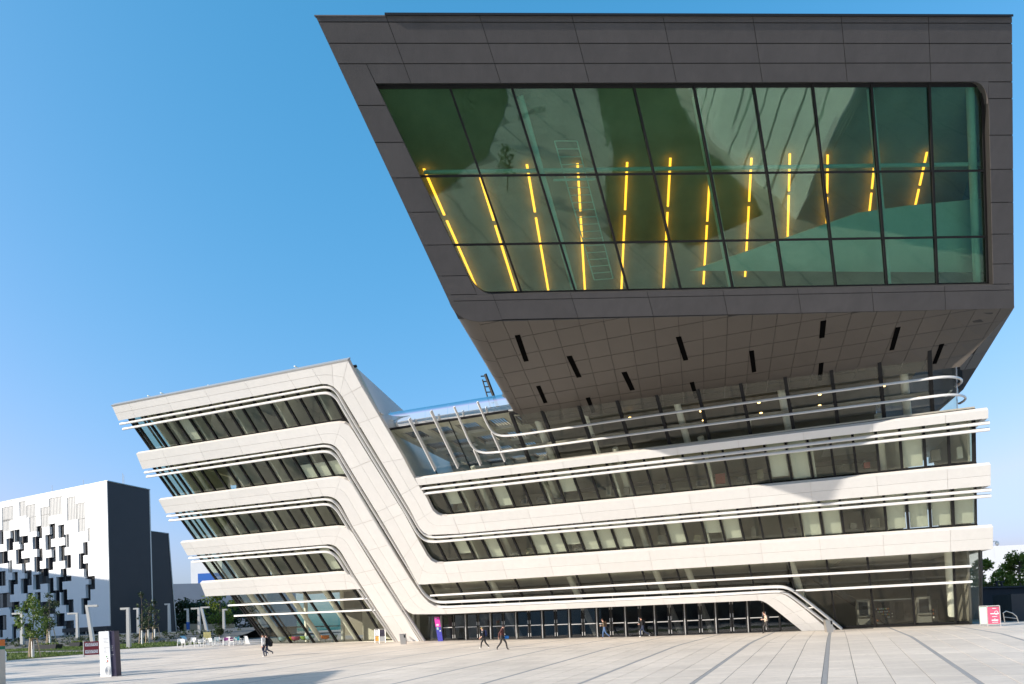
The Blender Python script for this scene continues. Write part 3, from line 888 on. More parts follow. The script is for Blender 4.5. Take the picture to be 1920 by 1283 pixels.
# ------------------------------------------------------------------ roof and hidden sides of the left block
BK = np.array([math.sin(math.radians(9.6)), math.cos(math.radians(9.6)), 0.])
TLf, TRf = S3(*st(210, 762), -.2), S3(*st(652, 676), -.06)
MB().prism([TLf, TRf, TRf + BK * 26, TLf + FM * 26], (0, 0, -.06)).build('roof', M['white'], LIB)
P2 = S3(*st(800, 940), -.06)
side_n = unit(np.cross(P2 - TRf, BK))
MB().prism([TRf + UP * .01, P2, P2 + BK * 26, TRf + UP * .01 + BK * 26], -FH * .25).build('side_wall', M['white'], LIB)
tri = [isect(x, y, TRf + FH * .012, side_n) for x, y in ((729.7, 770), (761.5, 800.5), (744, 803.5))]
MB().prism(tri, FH * .02).build('corner_window', M['glass_blue'], LIB)
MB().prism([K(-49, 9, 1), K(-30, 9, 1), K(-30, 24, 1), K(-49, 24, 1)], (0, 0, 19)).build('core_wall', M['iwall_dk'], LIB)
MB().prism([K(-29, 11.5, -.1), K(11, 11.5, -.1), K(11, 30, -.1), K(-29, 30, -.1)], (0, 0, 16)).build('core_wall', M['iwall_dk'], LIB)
# ------------------------------------------------------------------ glazed top floor under the cantilever
OG3 = -1.0
def st3(x, y, off): 
    s, t = st(x, y, off); return S3(s, t, off)
G3T = st(1300, 752, OG3)[1]
g_l, g_r = st(738, 815, OG3)[0] - .6, st(1745, 700, OG3)[0]
G3B = 13.2
tub0, tub1 = st(745, 828, OG3), st(956, 782, OG3)
tub_t = .5 * (tub0[1] + tub1[1])
s_split = st(962, 800, OG3)[0]
glazing(G3B, tub_t, g_l, s_split, 3.0, st(818, 888, OG3)[0], off=OG3, mat=M['glass_clear'], mw=.03, md=.06, name='atrium_glazing')
glazing(G3B, G3T + .22, s_split, g_r, 2.8, st(1742, 720, OG3)[0], off=OG3, mat=M['glass_clear'], mw=.11, md=.3, name='upper_glazing')
# the glass rolls back into a half round along the atrium roof
TU = unit(np.cross(FN, FH)); TU = TU if TU[2] > 0 else -TU
TR_ = .95
mbt = []
seg = [g_l, st(800, 800, OG3)[0], st(840, 790, OG3)[0], st(880, 785, OG3)[0], st(925, 775, OG3)[0], s_split + 2]
for a, b in zip(seg[:-1], seg[1:]):
    vs = []
    for s in (a + .01, b - .01):
        c = S3(s, tub_t, OG3) - FN * TR_
        vs += [c + TR_ * (math.cos(q) * FN + math.sin(q) * TU) for q in np.linspace(0, 2.2, 14)]
    MB().add(vs, [(i, i + 1, 15 + i, 14 + i) for i in range(13)]).build('curved_glass', M['glass_blue'], LIB, smooth=True)
FB = [(-.04, -.2), (.04, -.2), (.04, .2), (-.04, .2)]
def blade(pts):
    P = chaikin([np.array(st(x, y, -.62)) for x, y in pts], 2)
    MB().sweep([S3(*p, -.62) for p in P], FB, FN).build('glass_fin', M['fin'], LIB)
blade([(771, 796), (800, 852), (820, 892)])
blade([(811.5, 782), (840, 841), (862.5, 887)])
blade([(892, 853), (904.7, 882)])
blade([(925, 820), (950, 875)])
RODP = [(.075 * math.cos(a), .13 * math.sin(a)) for a in np.linspace(0, 2 * math.pi, 11)[:-1]]
def rod3(pts, turn):
    P = [np.array(st(x, y, -.5)) for x, y in pts]
    P = [S3(*p, -.5) for p in chaikin(P, 2)]
    # the rod turns round the right-hand corner on a level arc
    r = 2.0
    e = P[-1]
    c = e + FM * r
    P += [c + r * (-math.cos(a) * FM + math.sin(a) * FH) for a in np.linspace(.12, math.pi * .62, 11)]
    MB().sweep(P[:1] + P[1:], RODP, FN).build('sun_fin', M['fin'], LIB, smooth=True)
rod3([(897.7, 763), (908, 786), (918, 808), (925, 818), (936, 825.5), (952, 827), (1000, 821.5), (1250, 785), (1748, 720.5)], 1)
rod3([(854, 772), (870, 808), (882, 836), (890, 849), (902, 857), (922, 858.5), (1000, 849), (1250, 815.5), (1756, 753.6)], 1)
# rounded end of the glazed floor with its copper lining
for nm, mat, lo, hi, rr in (('corner_glass', 'glass_clear', 0, 6, 1.75), ('copper_lining', 'copper', 6, 8, 1.70), ('corner_glass', 'glass_clear', 6, 12, 1.75)):
    A, B = [], []
    for a in np.linspace(0, math.pi * .75, 13)[lo:hi + 1]:
        d = rr * (-math.cos(a) * FM + math.sin(a) * FH)
        A.append(S3(g_r, G3B, OG3) + FM * 1.75 + d); B.append(S3(g_r, G3T + .35, OG3) + FM * 1.75 + d)
    k = len(A)
    MB().add(A + B, [(i, i + 1, k + i + 1, k + i) for i in range(k - 1)]).build(nm, M[mat], LIB, smooth=True)
# room behind it
room_slab(G3B - .1, G3B + .1, g_l, g_r + 1, 20, M['ifloor'], off=-1.2)
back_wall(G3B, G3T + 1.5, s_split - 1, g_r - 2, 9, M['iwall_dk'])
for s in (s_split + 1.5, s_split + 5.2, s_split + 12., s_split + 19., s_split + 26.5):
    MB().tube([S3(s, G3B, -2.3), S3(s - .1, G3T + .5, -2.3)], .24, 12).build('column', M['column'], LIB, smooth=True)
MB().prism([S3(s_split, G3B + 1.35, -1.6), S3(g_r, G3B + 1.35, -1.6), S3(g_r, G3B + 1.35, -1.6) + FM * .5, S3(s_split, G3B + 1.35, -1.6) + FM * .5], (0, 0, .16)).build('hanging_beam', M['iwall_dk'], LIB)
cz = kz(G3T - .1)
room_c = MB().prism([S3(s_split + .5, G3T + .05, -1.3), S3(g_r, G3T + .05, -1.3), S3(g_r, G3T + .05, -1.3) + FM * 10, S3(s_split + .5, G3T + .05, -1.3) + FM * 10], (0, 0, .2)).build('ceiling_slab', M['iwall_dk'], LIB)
for x, y in ((1181, 784), (1222, 822), (1254, 815), (1314, 772), (1319, 789), (1423, 756), (1427, 775), (1537, 741), (1537, 761), (1653, 745), (1657, 725), (1722, 746)):
    P = isect(x, y, np.array([0, 0, cz]), UP)
    w = (P - F0)[:2] @ FM[:2] - A_W * G3T
    if .4 < w < 9:
        MB().lathe(P + UP * .05, [(.10, -.05), (.10, .0), (.02, .02)], 10).build('downlight', M['lamp_w'], LIB)
# atrium roof: beams and skylight slots behind the curved glass
zr = kz(tub_t + .9)
mba = MB()
a_l, a_r = g_l + A_S * tub_t, s_split + A_S * tub_t + 4
w0 = A_W * tub_t + .9
for k in range(5):
    wa = w0 + k * 4.
    mba.prism([K(a_l, wa, zr - .3), K(a_r, wa, zr - .3), K(a_r, wa + 1.3, zr - .3), K(a_l, wa + 1.3, zr - .3)], (0, 0, .5))
for k in range(7):
    aa = a_l + k * (a_r - a_l) / 6
    mba.prism([K(aa, w0, zr - .32), K(aa + .6, w0, zr - .32), K(aa + .6, w0 + 20, zr - .32), K(aa, w0 + 20, zr - .32)], (0, 0, .45))
mba.build('atrium_roof', M['iwall'], LIB)
mba = MB()
for k in range(60):
    aa = a_l + (k + .5) * (a_r - a_l) / 60
    mba.prism([K(aa, w0, zr - .1), K(aa + .07, w0, zr - .1), K(aa + .07, w0 + 20, zr - .1), K(aa, w0 + 20, zr - .1)], (0, 0, .1))
mba.build('skylight_bars', M['reveal'], LIB)
back_wall(G3B, tub_t + 1.4, g_l, s_split + 2, 21, M['iwall_dk'])

# ------------------------------------------------------------------ the dark cantilevered box
BZ = 18.9
BFL = isect(880, 600, np.array([0, 0, BZ]), UP)
BFR = isect(1902, 578, np.array([0, 0, BZ]), UP)
BH = unit(BFR - BFL)
BN = unit(np.cross(BH, FL_))
if BN[1] > 0: BN = -BN
def B3(a, t, off=0.): return BFL + a * BH + t * FL_ + off * BN
def bt(x, y, off=0.):
    P = isect(x, y, BFL + BN * off, BN)
    t = P[2] - BFL[2]
    return float((P - BFL - t * FL_) @ BH), float(t)
BD = np.array([math.sin(math.radians(16)), math.cos(math.radians(16)), 0.])
def line_a(p0, p1):
    (a0, t0), (a1, t1) = bt(*p0), bt(*p1)
    return lambda t: a0 + (a1 - a0) * (t - t0) / (t1 - t0)
LEFT = line_a((594, 37), (842, 566))
RIGHT = line_a((1898, 28), (1902, 578))
WL, WR = line_a((706, 160), (895, 553)), line_a((1853, 165), (1862, 532))
TT = 11.03; R1, R2, R3, WT = 10.82, 10.18, 9.55, 8.92
WB, BL_, BB = 1.1, .83, -.02
box_root = MB()
# hull: top, left, right, rear
TLb, TRb = B3(LEFT(TT), TT, -.1), B3(RIGHT(TT), TT, -.1)
hull = MB()
hull.prism([B3(LEFT(TT) + .05, TT - .03, -.4), B3(RIGHT(TT) - .05, TT - .03, -.4), B3(RIGHT(TT) - .05, TT - .03, -.1) + BD * 34, B3(LEFT(TT) + .05, TT - .03, -.1) + BD * 34], (0, 0, -.12))
BOX = hull.build('cantilever_roof', M['dark'], LIB)
# frame backing round the window, in four bars
def bquad(a0, a1, t0, t1, off=0.):
    f = lambda a, t: B3(a(t) if callable(a) else a, t, off)
    return [f(a0, t0), f(a1, t0), f(a1, t1), f(a0, t1)]
fb = MB()
IN = .05
LIN = lambda t: LEFT(t) + IN
RIN = lambda t: RIGHT(t) - IN
fb.prism(bquad(LIN, RIN, WT + .01, TT - .02, -.03), -BN * .6)
fb.prism(bquad(LIN, RIN, BB + .06, WB - .01, -.03), -BN * .6)
fb.prism(bquad(LIN, lambda t: WL(t) - .01, WB, WT, -.035), -BN * .6)
fb.prism(bquad(lambda t: WR(t) + .01, RIN, WB, WT, -.035), -BN * .6)
FRB = fb.build('cantilever_frame', M['dark_back'], LIB)
g = .016
def bpanel(a0, a1, t0, t1, name='dark_panel', mat=None, parent=None):
    f0 = a0 if callable(a0) else (lambda t, q=a0: q)
    f1 = a1 if callable(a1) else (lambda t, q=a1: q)
    q = bquad(lambda t: f0(t) + g, lambda t: f1(t) - g, t0 + g, t1 - g)
    return MB().prism(q, -BN * .04).build(name, mat or M['dark'], parent or FRB)
cols = [1.70 + 4.322 * k for k in range(7)]
for t1, t0 in ((TT, R1), (R1, R2), (R2, R3), (R3, WT)):
    e = [LEFT] + cols + [RIGHT]
    for k, (a, b) in enumerate(zip(e[:-1], e[1:])):
        if (t1, t0) == (R3, WT) and k == 0:
            bpanel(WL, b, t0, t1)
        else:
            bpanel(a, b, t0, t1)
# left and right columns
lt = [bt(x, y)[1] for x, y in ((635, 124), (667.5, 198), (701.5, 267.5), (732, 334), (762, 398.5), (792, 460), (819, 518), (842, 566.6))]
lt[0] = R3; lt[-1] = BL_
for k, (t1, t0) in enumerate(zip(lt[:-1], lt[1:])):
    if k == 0:
        q = [B3(LEFT(t0) + g, t0 + g), B3(WL(t0) - g, t0 + g), B3(WL(WT) - g, WT), B3(WL(R3) - g, R3 - g), B3(LEFT(R3) + g, R3 - g)]
        MB().prism(q, -BN * .04).build('dark_panel', M['dark'], FRB)
    elif k == len(lt) - 2:
        bpanel(LEFT, lambda t: 1.84, max(t0, WB) if False else t0, WB)
        bpanel(LEFT, WL, WB, t1)
    else:
        bpanel(LEFT, WL, t0, t1)
rt = [bt(1885, y)[1] for y in (114, 185, 253.6, 317.7, 379.7, 439, 495, 542.6)]
rt[0] = R3; rt[-1] = BL_
for t1, t0 in zip(rt[:-1], rt[1:]):
    if t1 == R3:
        bpanel(lambda t: WR(t) if t < WT - .01 else 27.64, RIGHT, t0, WT) if False else bpanel(WR, RIGHT, t0, WT)
    else:
        bpanel(WR, RIGHT, max(t0, WB), t1)
# bottom band
bj = [1.84 + 4.352 * k for k in range(7)]
e = bj + [RIGHT]
for k, (a, b) in enumerate(zip(e[:-1], e[1:])):
    bpanel(a, b, BL_, WB)
e = [1.84 + .25] + bj[1:] + [RIGHT]
for k, (a, b) in enumerate(zip(e[:-1], e[1:])):
    q0 = bj[k] if k == 0 else a
    bpanel(q0, b, BB, BL_)
# rounded lower left corner panel
arc_px = [(842, 567), (846, 575), (852, 583.5), (860, 591), (870, 597), (882, 601), (897, 603.6)]
arc = [np.array(bt(*p)) for p in arc_px]
poly = [B3(arc[0][0] + g, BL_ - g)] + [B3(*p) for p in arc[1:]] + [B3(1.84 - .02 * 0, BB), B3(1.84 - g, BL_ - g)]
MB().prism(poly, -BN * .04).build('dark_panel', M['dark'], FRB)
# window reveals and glass
WOFF = -.42
rv = MB()
rv.prism(bquad(WL, WR, WT - .0, WT + .06, -.02), -BN * .6)
rv.prism([B3(WL(WB) - .03, WB, -.05), B3(WL(WB) + .0, WB, -.05), B3(WL(WT) + .0, WT, -.05), B3(WL(WT) - .03, WT, -.05)], -BN * .5)
rv.prism([B3(WR(WB), WB, -.05), B3(WR(WB) + .03, WB, -.05), B3(WR(WT) + .03, WT, -.05), B3(WR(WT), WT, -.05)], -BN * .5)
rv.build('window_reveal', M['reveal'], LIB)
# corner fillets of the window opening
def fillet(ca, ct, sa, sgn_t, r):
    pts = [B3(ca, ct)]
    for q in np.linspace(0, math.pi / 2, 8):
        pts.append(B3(ca + sa * r * (1 - math.sin(q)), ct + sgn_t * r * (1 - math.cos(q))))
    MB().prism(pts, -BN * .45).build('dark_panel', M['dark'], FRB)
fillet(WL(WB) - .01, WB - .01, 1, 1, .8)
fillet(WR(WT) + .01, WT + .01, -1, -1, .75)
MUL = [3.50 + 3.033 * k for k in range(9)]
ROWS = [WB, 3.12, 5.76, WT]
wf = MB()
wf.prism(bquad(lambda t: WL(t) - .2, lambda t: WR(t) + .2, WB - .15, WB + .05, WOFF + .05), -BN * .2)
wf.prism(bquad(lambda t: WL(t) - .2, lambda t: WR(t) + .2, WT - .14, WT + .1, WOFF + .05), -BN * .2)
for t in ROWS[1:3]:
    wf.prism(bquad(lambda t_: WL(t_) - .2, lambda t_: WR(t_) + .2, t - .045, t + .045, WOFF + .06), -BN * .2)
WF = wf.build('panorama_window', M['black'], LIB)
WF['label'] = 'wide green glass window in the dark box'
E_ = [WL] + MUL + [WR]
for k, (a, b) in enumerate(zip(E_[:-1], E_[1:])):
    for t0, t1 in zip(ROWS[:-1], ROWS[1:]):
        f0 = (lambda t: WL(t) - .2) if k == 0 else a
        f1 = (lambda t: WR(t) + .2) if k == len(E_) - 2 else b
        q = [p_ + BN * rng.uniform(-.012, .012) for p_ in bquad(f0, f1, t0, t1, WOFF)]      # panes never sit perfectly true
        MB().prism(q, -BN * .03).build('glass_pane', M['glass_green'], WF)
for a in MUL:
    MB().prism(bquad(a - .055, a + .055, WB - .1, WT + .05, WOFF + .09), -BN * .24).build('mullion', M['black'], WF)
MB().prism(bquad(lambda t: WR(t) - .12, lambda t: WR(t) + .02, WB, WT, WOFF + .07), -BN * .24).build('mullion', M['black'], WF)

# ------------------------------------------------------------------ underside of the box
UBL, UBR = st3(982, 796, OG3), st3(1800, 688, OG3)
UFL = B3(*bt(897, 603.6)) - BN * .02
UE = isect(1806, 731, np.array([0, 0, UBR[2]]), UP)
def patch(u, v):
    return (1 - v) * (UFL * (1 - u) + BFR * u) + v * (UBL * (1 - u) + UBR * u)
def on_patch(x, y):
    d = ray(x, y)
    u, v, t = .5, .5, 45.
    q = np.array([u, v, t])
    for _ in range(25):
        f = patch(q[0], q[1]) - CP - q[2] * d
        e1 = 1e-4
        J = np.array([(patch(q[0] + e1, q[1]) - patch(q[0], q[1])) / e1, (patch(q[0], q[1] + e1) - patch(q[0], q[1])) / e1, -d]).T
        q = q - np.linalg.solve(J, f)
    return q[0], q[1]
sb = MB()
NU, NV = 8, 6
sb_v = []
for j in range(NV + 1):
    for i in range(NU + 1):
        p = patch(i / NU, j / NV); sb_v.append(p + UP * .045)
sb_v2 = [p + UP * .5 for p in sb_v]
k = NU + 1
ff = [(j * k + i, j * k + i + 1, (j + 1) * k + i + 1, (j + 1) * k + i) for j in range(NV) for i in range(NU)]
nn_ = len(sb_v)
sb.add(sb_v + sb_v2, ff + [tuple(nn_ + q for q in f) for f in ff] +
       [(i, i + 1, nn_ + i + 1, nn_ + i) for i in range(NU)] + [(NV * k + i, NV * k + i + 1, nn_ + NV * k + i + 1, nn_ + NV * k + i) for i in range(NU)] +
       [(j * k, (j + 1) * k, nn_ + (j + 1) * k, nn_ + j * k) for j in range(NV)] + [(j * k + NU, (j + 1) * k + NU, nn_ + (j + 1) * k + NU, nn_ + j * k + NU) for j in range(NV)])
SOF = sb.build('underside', M['dark_back'], LIB)
# panel grid: one set of joints runs parallel to the floors, the other away from the viewer
VA, VB = np.array([-2700., 1332.6]), np.array([1330., 1500.])
def cross2(p, d, q, e):
    A = np.array([d, -np.asarray(e)]).T
    t = np.linalg.solve(A, np.asarray(q) - np.asarray(p))
    return np.asarray(p) + t[0] * np.asarray(d)
ya = [556, 602, 639.5, 672, 702, 728.5, 752, 774, 796, 817]          # cross joints at the left edge line x~938
la = [np.array([938., y]) - VA for y in ya]
xb = list(np.array([850, 897.5, 943, 990, 1037.5, 1084.5, 1131, 1178, 1225, 1271.5, 1318, 1364.5, 1411, 1457.5, 1504, 1550.5, 1597, 1643.5, 1690, 1736.5, 1783, 1829.5, 1876, 1922, 1968]))
lb = [np.array([x, 603. - (x - 980) * .026]) - VB for x in xb]
outline = [(897, 603.6), (1901, 578.2), (1800, 688), (982, 796)]
outline2 = [(1901, 578.2), (1806.5, 730.5), (1800, 688)]
UN2 = unit(np.cross(UBR - BFR, UE - BFR))
def clip(poly, a, b, keep):
    """keep the side of line a-b that contains `keep`"""
    f = lambda p: (b[0] - a[0]) * (p[1] - a[1]) - (b[1] - a[1]) * (p[0] - a[0])
    sg = 1 if f(keep) > 0 else -1
    out = []
    for i in range(len(poly)):
        p, q = poly[i], poly[(i + 1) % len(poly)]
        fp, fq = sg * f(p), sg * f(q)
        if fp >= 0: out.append(p)
        if fp * fq < 0:
            w = fp / (fp - fq); out.append((p[0] + w * (q[0] - p[0]), p[1] + w * (q[1] - p[1])))
    return out
ctr = (1380., 670.)
for i in range(len(la) - 1):
    for j in range(len(lb) - 1):
        q = [cross2(VA, la[i], VB, lb[j]), cross2(VA, la[i], VB, lb[j + 1]), cross2(VA, la[i + 1], VB, lb[j + 1]), cross2(VA, la[i + 1], VB, lb[j])]
        q = [tuple(p) for p in q]
        cx = np.mean([p[0] for p in q]); cy = np.mean([p[1] for p in q])
        q = [(p[0] + (.45 if p[0] < cx else -.45) , p[1] + (.4 if p[1] < cy else -.4)) for p in q]
        q_all = q
        for ol, cc_, side in ((outline, ctr, 0), (outline2, (1836., 665.), 1)):
            q = q_all
            for a, b in zip(ol, ol[1:] + ol[:1]):
                if q: q = clip(q, a, b, cc_)
            if len(q) < 3: continue
            ar = .5 * abs(sum(q[m][0] * q[m - 1][1] - q[m - 1][0] * q[m][1] for m in range(len(q))))
            if ar < 30: continue
            P = [isect(*p, BFR, UN2) for p in q] if side else [patch(*on_patch(*p)) for p in q]
            MB().prism(P, (0, 0, .04)).build('soffit_panel', M['soffit'], SOF)
MB().prism([BFR + UP * .05, UBR + UP * .05, UE + UP * .05], UP * .3).build('underside_corner', M['dark_back'], LIB)
# vent slots in the underside: matte black strips paint their unlit depth
for (x0, y0), (x1, y1), w in (((970, 629), (987, 678), 5), ((1067, 668), (1086, 708), 5), ((1170, 698), (1186, 732), 5), ((1009, 724), (1023, 756), 4), ((1102, 746), (1113, 774), 4),
                              ((1272, 632), (1286, 676), 5), ((1297, 717), (1306, 747), 4), ((1409, 658), (1414, 698), 4.5), ((1544, 602), (1541, 634), 5.5), ((1540, 681), (1537, 714), 4.5),
                              ((1684, 614), (1672, 657), 5), ((1766, 646), (1752, 683), 4.5)):
    q = [(x0 - w, y0 + .8), (x0 + w, y0 - .8), (x1 + w * .9, y1 - .8), (x1 - w * .9, y1 + .8)]
    P = [patch(*on_patch(*p)) - unit(ray(*p)) * .03 for p in q]
    MB().prism(P, (0, 0, .03)).build('vent_slot', M['void'], SOF)
# rounded left flank between the underside and the left wall
bk_px = [(957, 775), (960, 783), (963.5, 789), (967, 792.6), (971, 795), (976, 796), (982, 796)]
ra = [B3(*bt(*p)) for p in arc_px[:-1]] + [UFL]
rbk = [st3(x, y, OG3) + FM * (1.2 - .2 * i) for i, (x, y) in enumerate(bk_px)]
rbk[-1] = UBL
cuts_v = [0., .17, .36, .53, .69, .84, 1.]
n_a = len(ra)
for v0, v1 in zip(cuts_v[:-1], cuts_v[1:]):
    e0, e1 = v0 + .002, v1 - .002
    A = [ra[i] * (1 - e0) + rbk[i] * e0 for i in range(n_a)]
    B = [ra[i] * (1 - e1) + rbk[i] * e1 for i in range(n_a)]
    MB().add(A + B, [(i, i + 1, n_a + i + 1, n_a + i) for i in range(n_a - 1)]).build('soffit_panel', M['soffit'], SOF, smooth=True)
mbl = MB()
A = [p + UP * .05 + BH * .04 for p in ra]; B = [p + UP * .05 + BH * .04 for p in rbk]
mbl.add(A + B, [(i, i + 1, n_a + i + 1, n_a + i) for i in range(n_a - 1)]).build('flank_backing', M['dark_back'], LIB)
# left wall and right wall of the box (seen edge on from the plaza)
pL = [B3(LEFT(TT) + .02, TT - .02, -.06), ra[0] + BH * .02, rbk[0] + BH * .02, rbk[0] + BD * 22 + BH * .02, B3(LEFT(TT) + .02, TT - .02, -.06) + BD * 34]
MB().prism(pL, BH * .25).build('side_wall', M['dark'], LIB)
pR = [B3(RIGHT(TT) - .02, TT - .02, -.06), BFR - BH * .02 + UP * .02, UE, UE + BD * 22, B3(RIGHT(TT) - .02, TT - .02, -.06) + BD * 34]
MB().prism(pR, -BH * .25).build('side_wall', M['dark'], LIB)
MB().prism([B3(LEFT(TT) - .02, TT, .0), B3(1.70, TT, .0), B3(1.70, TT, -.5), B3(LEFT(TT) - .02, TT, -.5)], (0, 0, -.06)).build('roof_edge', M['dark'], LIB)
MB().prism([B3(1.70, TT + .07, .03), B3(RIGHT(TT) + .03, TT + .07, .03), B3(RIGHT(TT) + .03, TT + .07, -.5), B3(1.70, TT + .07, -.5)], (0, 0, -.11)).build('roof_edge', M['black'], LIB)

# ------------------------------------------------------------------ reading room behind the green glass
CD = unit(ray(1412, 1722))                          # the ceiling falls away towards the back
def ceil_pt(x, y, lift=0.):
    nn = unit(np.cross(BH, CD))
    return isect(x, y, B3(10, WT + .25, WOFF) + UP * lift, nn)
c_fl, c_fr = B3(LEFT(WT) + .3, WT + .25, WOFF - .25), B3(RIGHT(WT) - .3, WT + .25, WOFF - .25)
MB().prism([c_fl, c_fr, c_fr + CD * 26, c_fl + CD * 26], UP * .2).build('ceiling_slab', surf('reading_room_ceiling', (.36, .37, .33), .8, .25, .35), LIB)
for x0, y0, x1, y1 in ((795, 318, 899, 553), (901, 335, 969, 553), (988, 310, 1029, 551), (1083, 308, 1097, 549), (1176, 306, 1165, 547), (1257, 298, 1244, 543), (1330, 350, 1319, 534), (1409, 298, 1397, 520), (1481, 290, 1476, 483), (1552, 292, 1549, 489), (1642, 288, 1622, 475), (1738, 287, 1700, 460)):
    A, B = ceil_pt(x0, y0, -.12), ceil_pt(x1, y1, -.12)
    L_ = np.linalg.norm(B - A)
    g0 = A + (B - A) * .33; g1 = A + (B - A) * .37
    for p, q in ((A, g0), (g1, B)):
        d = unit(q - p)
        nseg = max(1, int(np.linalg.norm(q - p) / 1.6))
        mb = MB()
        for m_ in range(nseg):
            a_ = p + (q - p) * (m_ / nseg); b_ = p + (q - p) * ((m_ + .985) / nseg)
            mb.prism([a_ - BH * .065, a_ + BH * .065, b_ + BH * .065, b_ - BH * .065], UP * .06)
        mb.build('ceiling_lamp', M['lamp_y'], LIB)
for xa, ya_, xb_, yb_ in ((975, 205, 1081, 550), (1300, 205, 1372, 545), (1626, 190, 1662, 540)):
    P, Q = B3(*bt(xa, ya_, -.8), -.8), B3(*bt(xb_, yb_ + 30, -.8), -.8)
    MB().tube([P, Q], .17, 12).build('roof_strut', M['teal'], LIB, smooth=True)
MB().tube([B3(*bt(797, 354, -1.1), -1.1), B3(*bt(1856, 337, -1.1), -1.1)], .10, 10).build('tie_rod', M['teal'], LIB, smooth=True)
MB().tube([B3(WR(WB) - .35, WB, -.9), B3(WR(WT) - .35, WT, -.9)], .2, 10).build('edge_column', M['teal'], LIB, smooth=True)
# cleaning gantry with its ladder
gl_ = MB()
LA, LBt = [bt(1039, 292, -.95), bt(1081, 292, -.95)], [bt(1113, 548, -.95), bt(1148, 545, -.95)]
for q in (0, 1):
    gl_.tube([B3(*LA[q], -.95), B3(*LBt[q], -.95)], .035, 6)
for m_ in range(20):
    f = m_ / 19
    p = np.array(LA[0]) * (1 - f) + np.array(LBt[0]) * f; q = np.array(LA[1]) * (1 - f) + np.array(LBt[1]) * f
    gl_.tube([B3(*p, -.95), B3(*q, -.95)], .022, 5)
gl_.tube([B3(*bt(1037, 364, -.95), -.95), B3(*bt(1115, 362, -.95), -.95)], .06, 6)
gl_.build('maintenance_ladder', M['teal'], LIB)
# floor edge of the reading room, low behind the glass on the right
fq = [bt(1290, 550, -1.8), bt(1600, 444, -1.8), bt(1690, 431, -1.8), bt(1862, 415, -1.8), bt(1866, 552, -1.8)]
MB().prism([B3(*p, -1.8) for p in fq], -BN * .15).build('inner_parapet', M['teal'], LIB)
MB().prism([B3(LEFT(WB) + .2, WB - .1, -.5), B3(RIGHT(WB) - .2, WB - .1, -.5), B3(RIGHT(WB) - .2, WB - .1, -.5) + BD * 3, B3(LEFT(WB) + .2, WB - .1, -.5) + BD * 3], (0, 0, -.2)).build('floor_slab', M['ifloor'], LIB)
# mast with rungs behind the box
mp0, mp1 = gat(928, 66), gat(908, 66)
ms = MB()
zt0 = isect(934, 765, np.array([0, 64., 0]), np.array([0, 1., 0])); zt1 = isect(910, 702, np.array([0, 64., 0]), np.array([0, 1., 0]))
ms.tube([zt0, zt1], .16, 6)
ms.tube([zt0 + np.array([-.7, 0, 0]), zt1 + np.array([-.3, 0, -.5])], .07, 6)
for f in np.linspace(0, .95, 7):
    ms.tube([zt0 + (zt1 - zt0) * f, zt0 + (zt1 - zt0) * f + np.array([-.5, 0, 0])], .06, 5)
ms.build('roof_ladder', M['black'], LIB)
# ------------------------------------------------------------------ surroundings
def at_depth(x, y, Y):
    d = ray(x, y)
    return CP + d * (Y / d[1])
def m_per_px(Y): return Y / F

# ---- trees
def leafmat(name, c1, c2):
    m, nt, b = newmat(name)
    L = nt.links.new
    geo = N(nt, 'ShaderNodeNewGeometry')
    mx = N(nt, 'ShaderNodeMix'); mx.data_type = 'RGBA'
    mx.inputs['A'].default_value = (*c1, 1); mx.inputs['B'].default_value = (*c2, 1)
    L(geo.outputs['Random Per Island'], mx.inputs['Factor'])
    L(mx.outputs['Result'], b.inputs['Base Color'])
    b.inputs['Roughness'].default_value = .6
    tl = N(nt, 'ShaderNodeBsdfTranslucent'); L(mx.outputs['Result'], tl.inputs['Color'])
    ms = N(nt, 'ShaderNodeMixShader'); ms.inputs[0].default_value = .3
    out = nt.nodes['Material Output']
    L(b.outputs[0], ms.inputs[1]); L(tl.outputs[0], ms.inputs[2]); L(ms.outputs[0], out.inputs['Surface'])
    return m
M['leaf'] = leafmat('fresh_green_leaves', (.06, .11, .012), (.13, .19, .03))
M['leaf_dk'] = leafmat('dark_green_leaves', (.018, .035, .012), (.05, .08, .02))
M['leaf_yl'] = leafmat('bright_spring_leaves', (.10, .15, .012), (.19, .24, .03))
M['bark'] = surf('grey_brown_bark', (.16, .125, .10), .9, .25, 9.)
M['stake'] = surf('pale_wooden_stake', (.52, .38, .24), .8, .1, 6.)
def leaves(clumps, per, size, rs, squash=1.):
    """small leaf faces gathered in clumps"""
    vs, fs = [], []
    for c, r in clumps:
        n = int(per * (r ** 2))
        P = rs.normal(size=(n, 3)); P /= np.linalg.norm(P, axis=1)[:, None]
        P *= (rs.random(n) ** .45 * r)[:, None]; P[:, 2] *= squash
        P += c
        A = rs.normal(size=(n, 3)); A /= np.linalg.norm(A, axis=1)[:, None]
        Bv = np.cross(A, rs.normal(size=(n, 3))); Bv /= np.linalg.norm(Bv, axis=1)[:, None]
        sz = size * (.6 + .8 * rs.random(n))[:, None]
        q = np.stack([P - A * sz * .5, P + Bv * sz * .32, P + A * sz * .5, P - Bv * sz * .32], 1).reshape(-1, 3)
        b = len(vs) and sum(len(v) for v in vs)
        b = sum(len(v) for v in vs)
        vs.append(q)
        fs.append((np.arange(n * 4).reshape(-1, 4) + b))
    return np.concatenate(vs), np.concatenate(fs)
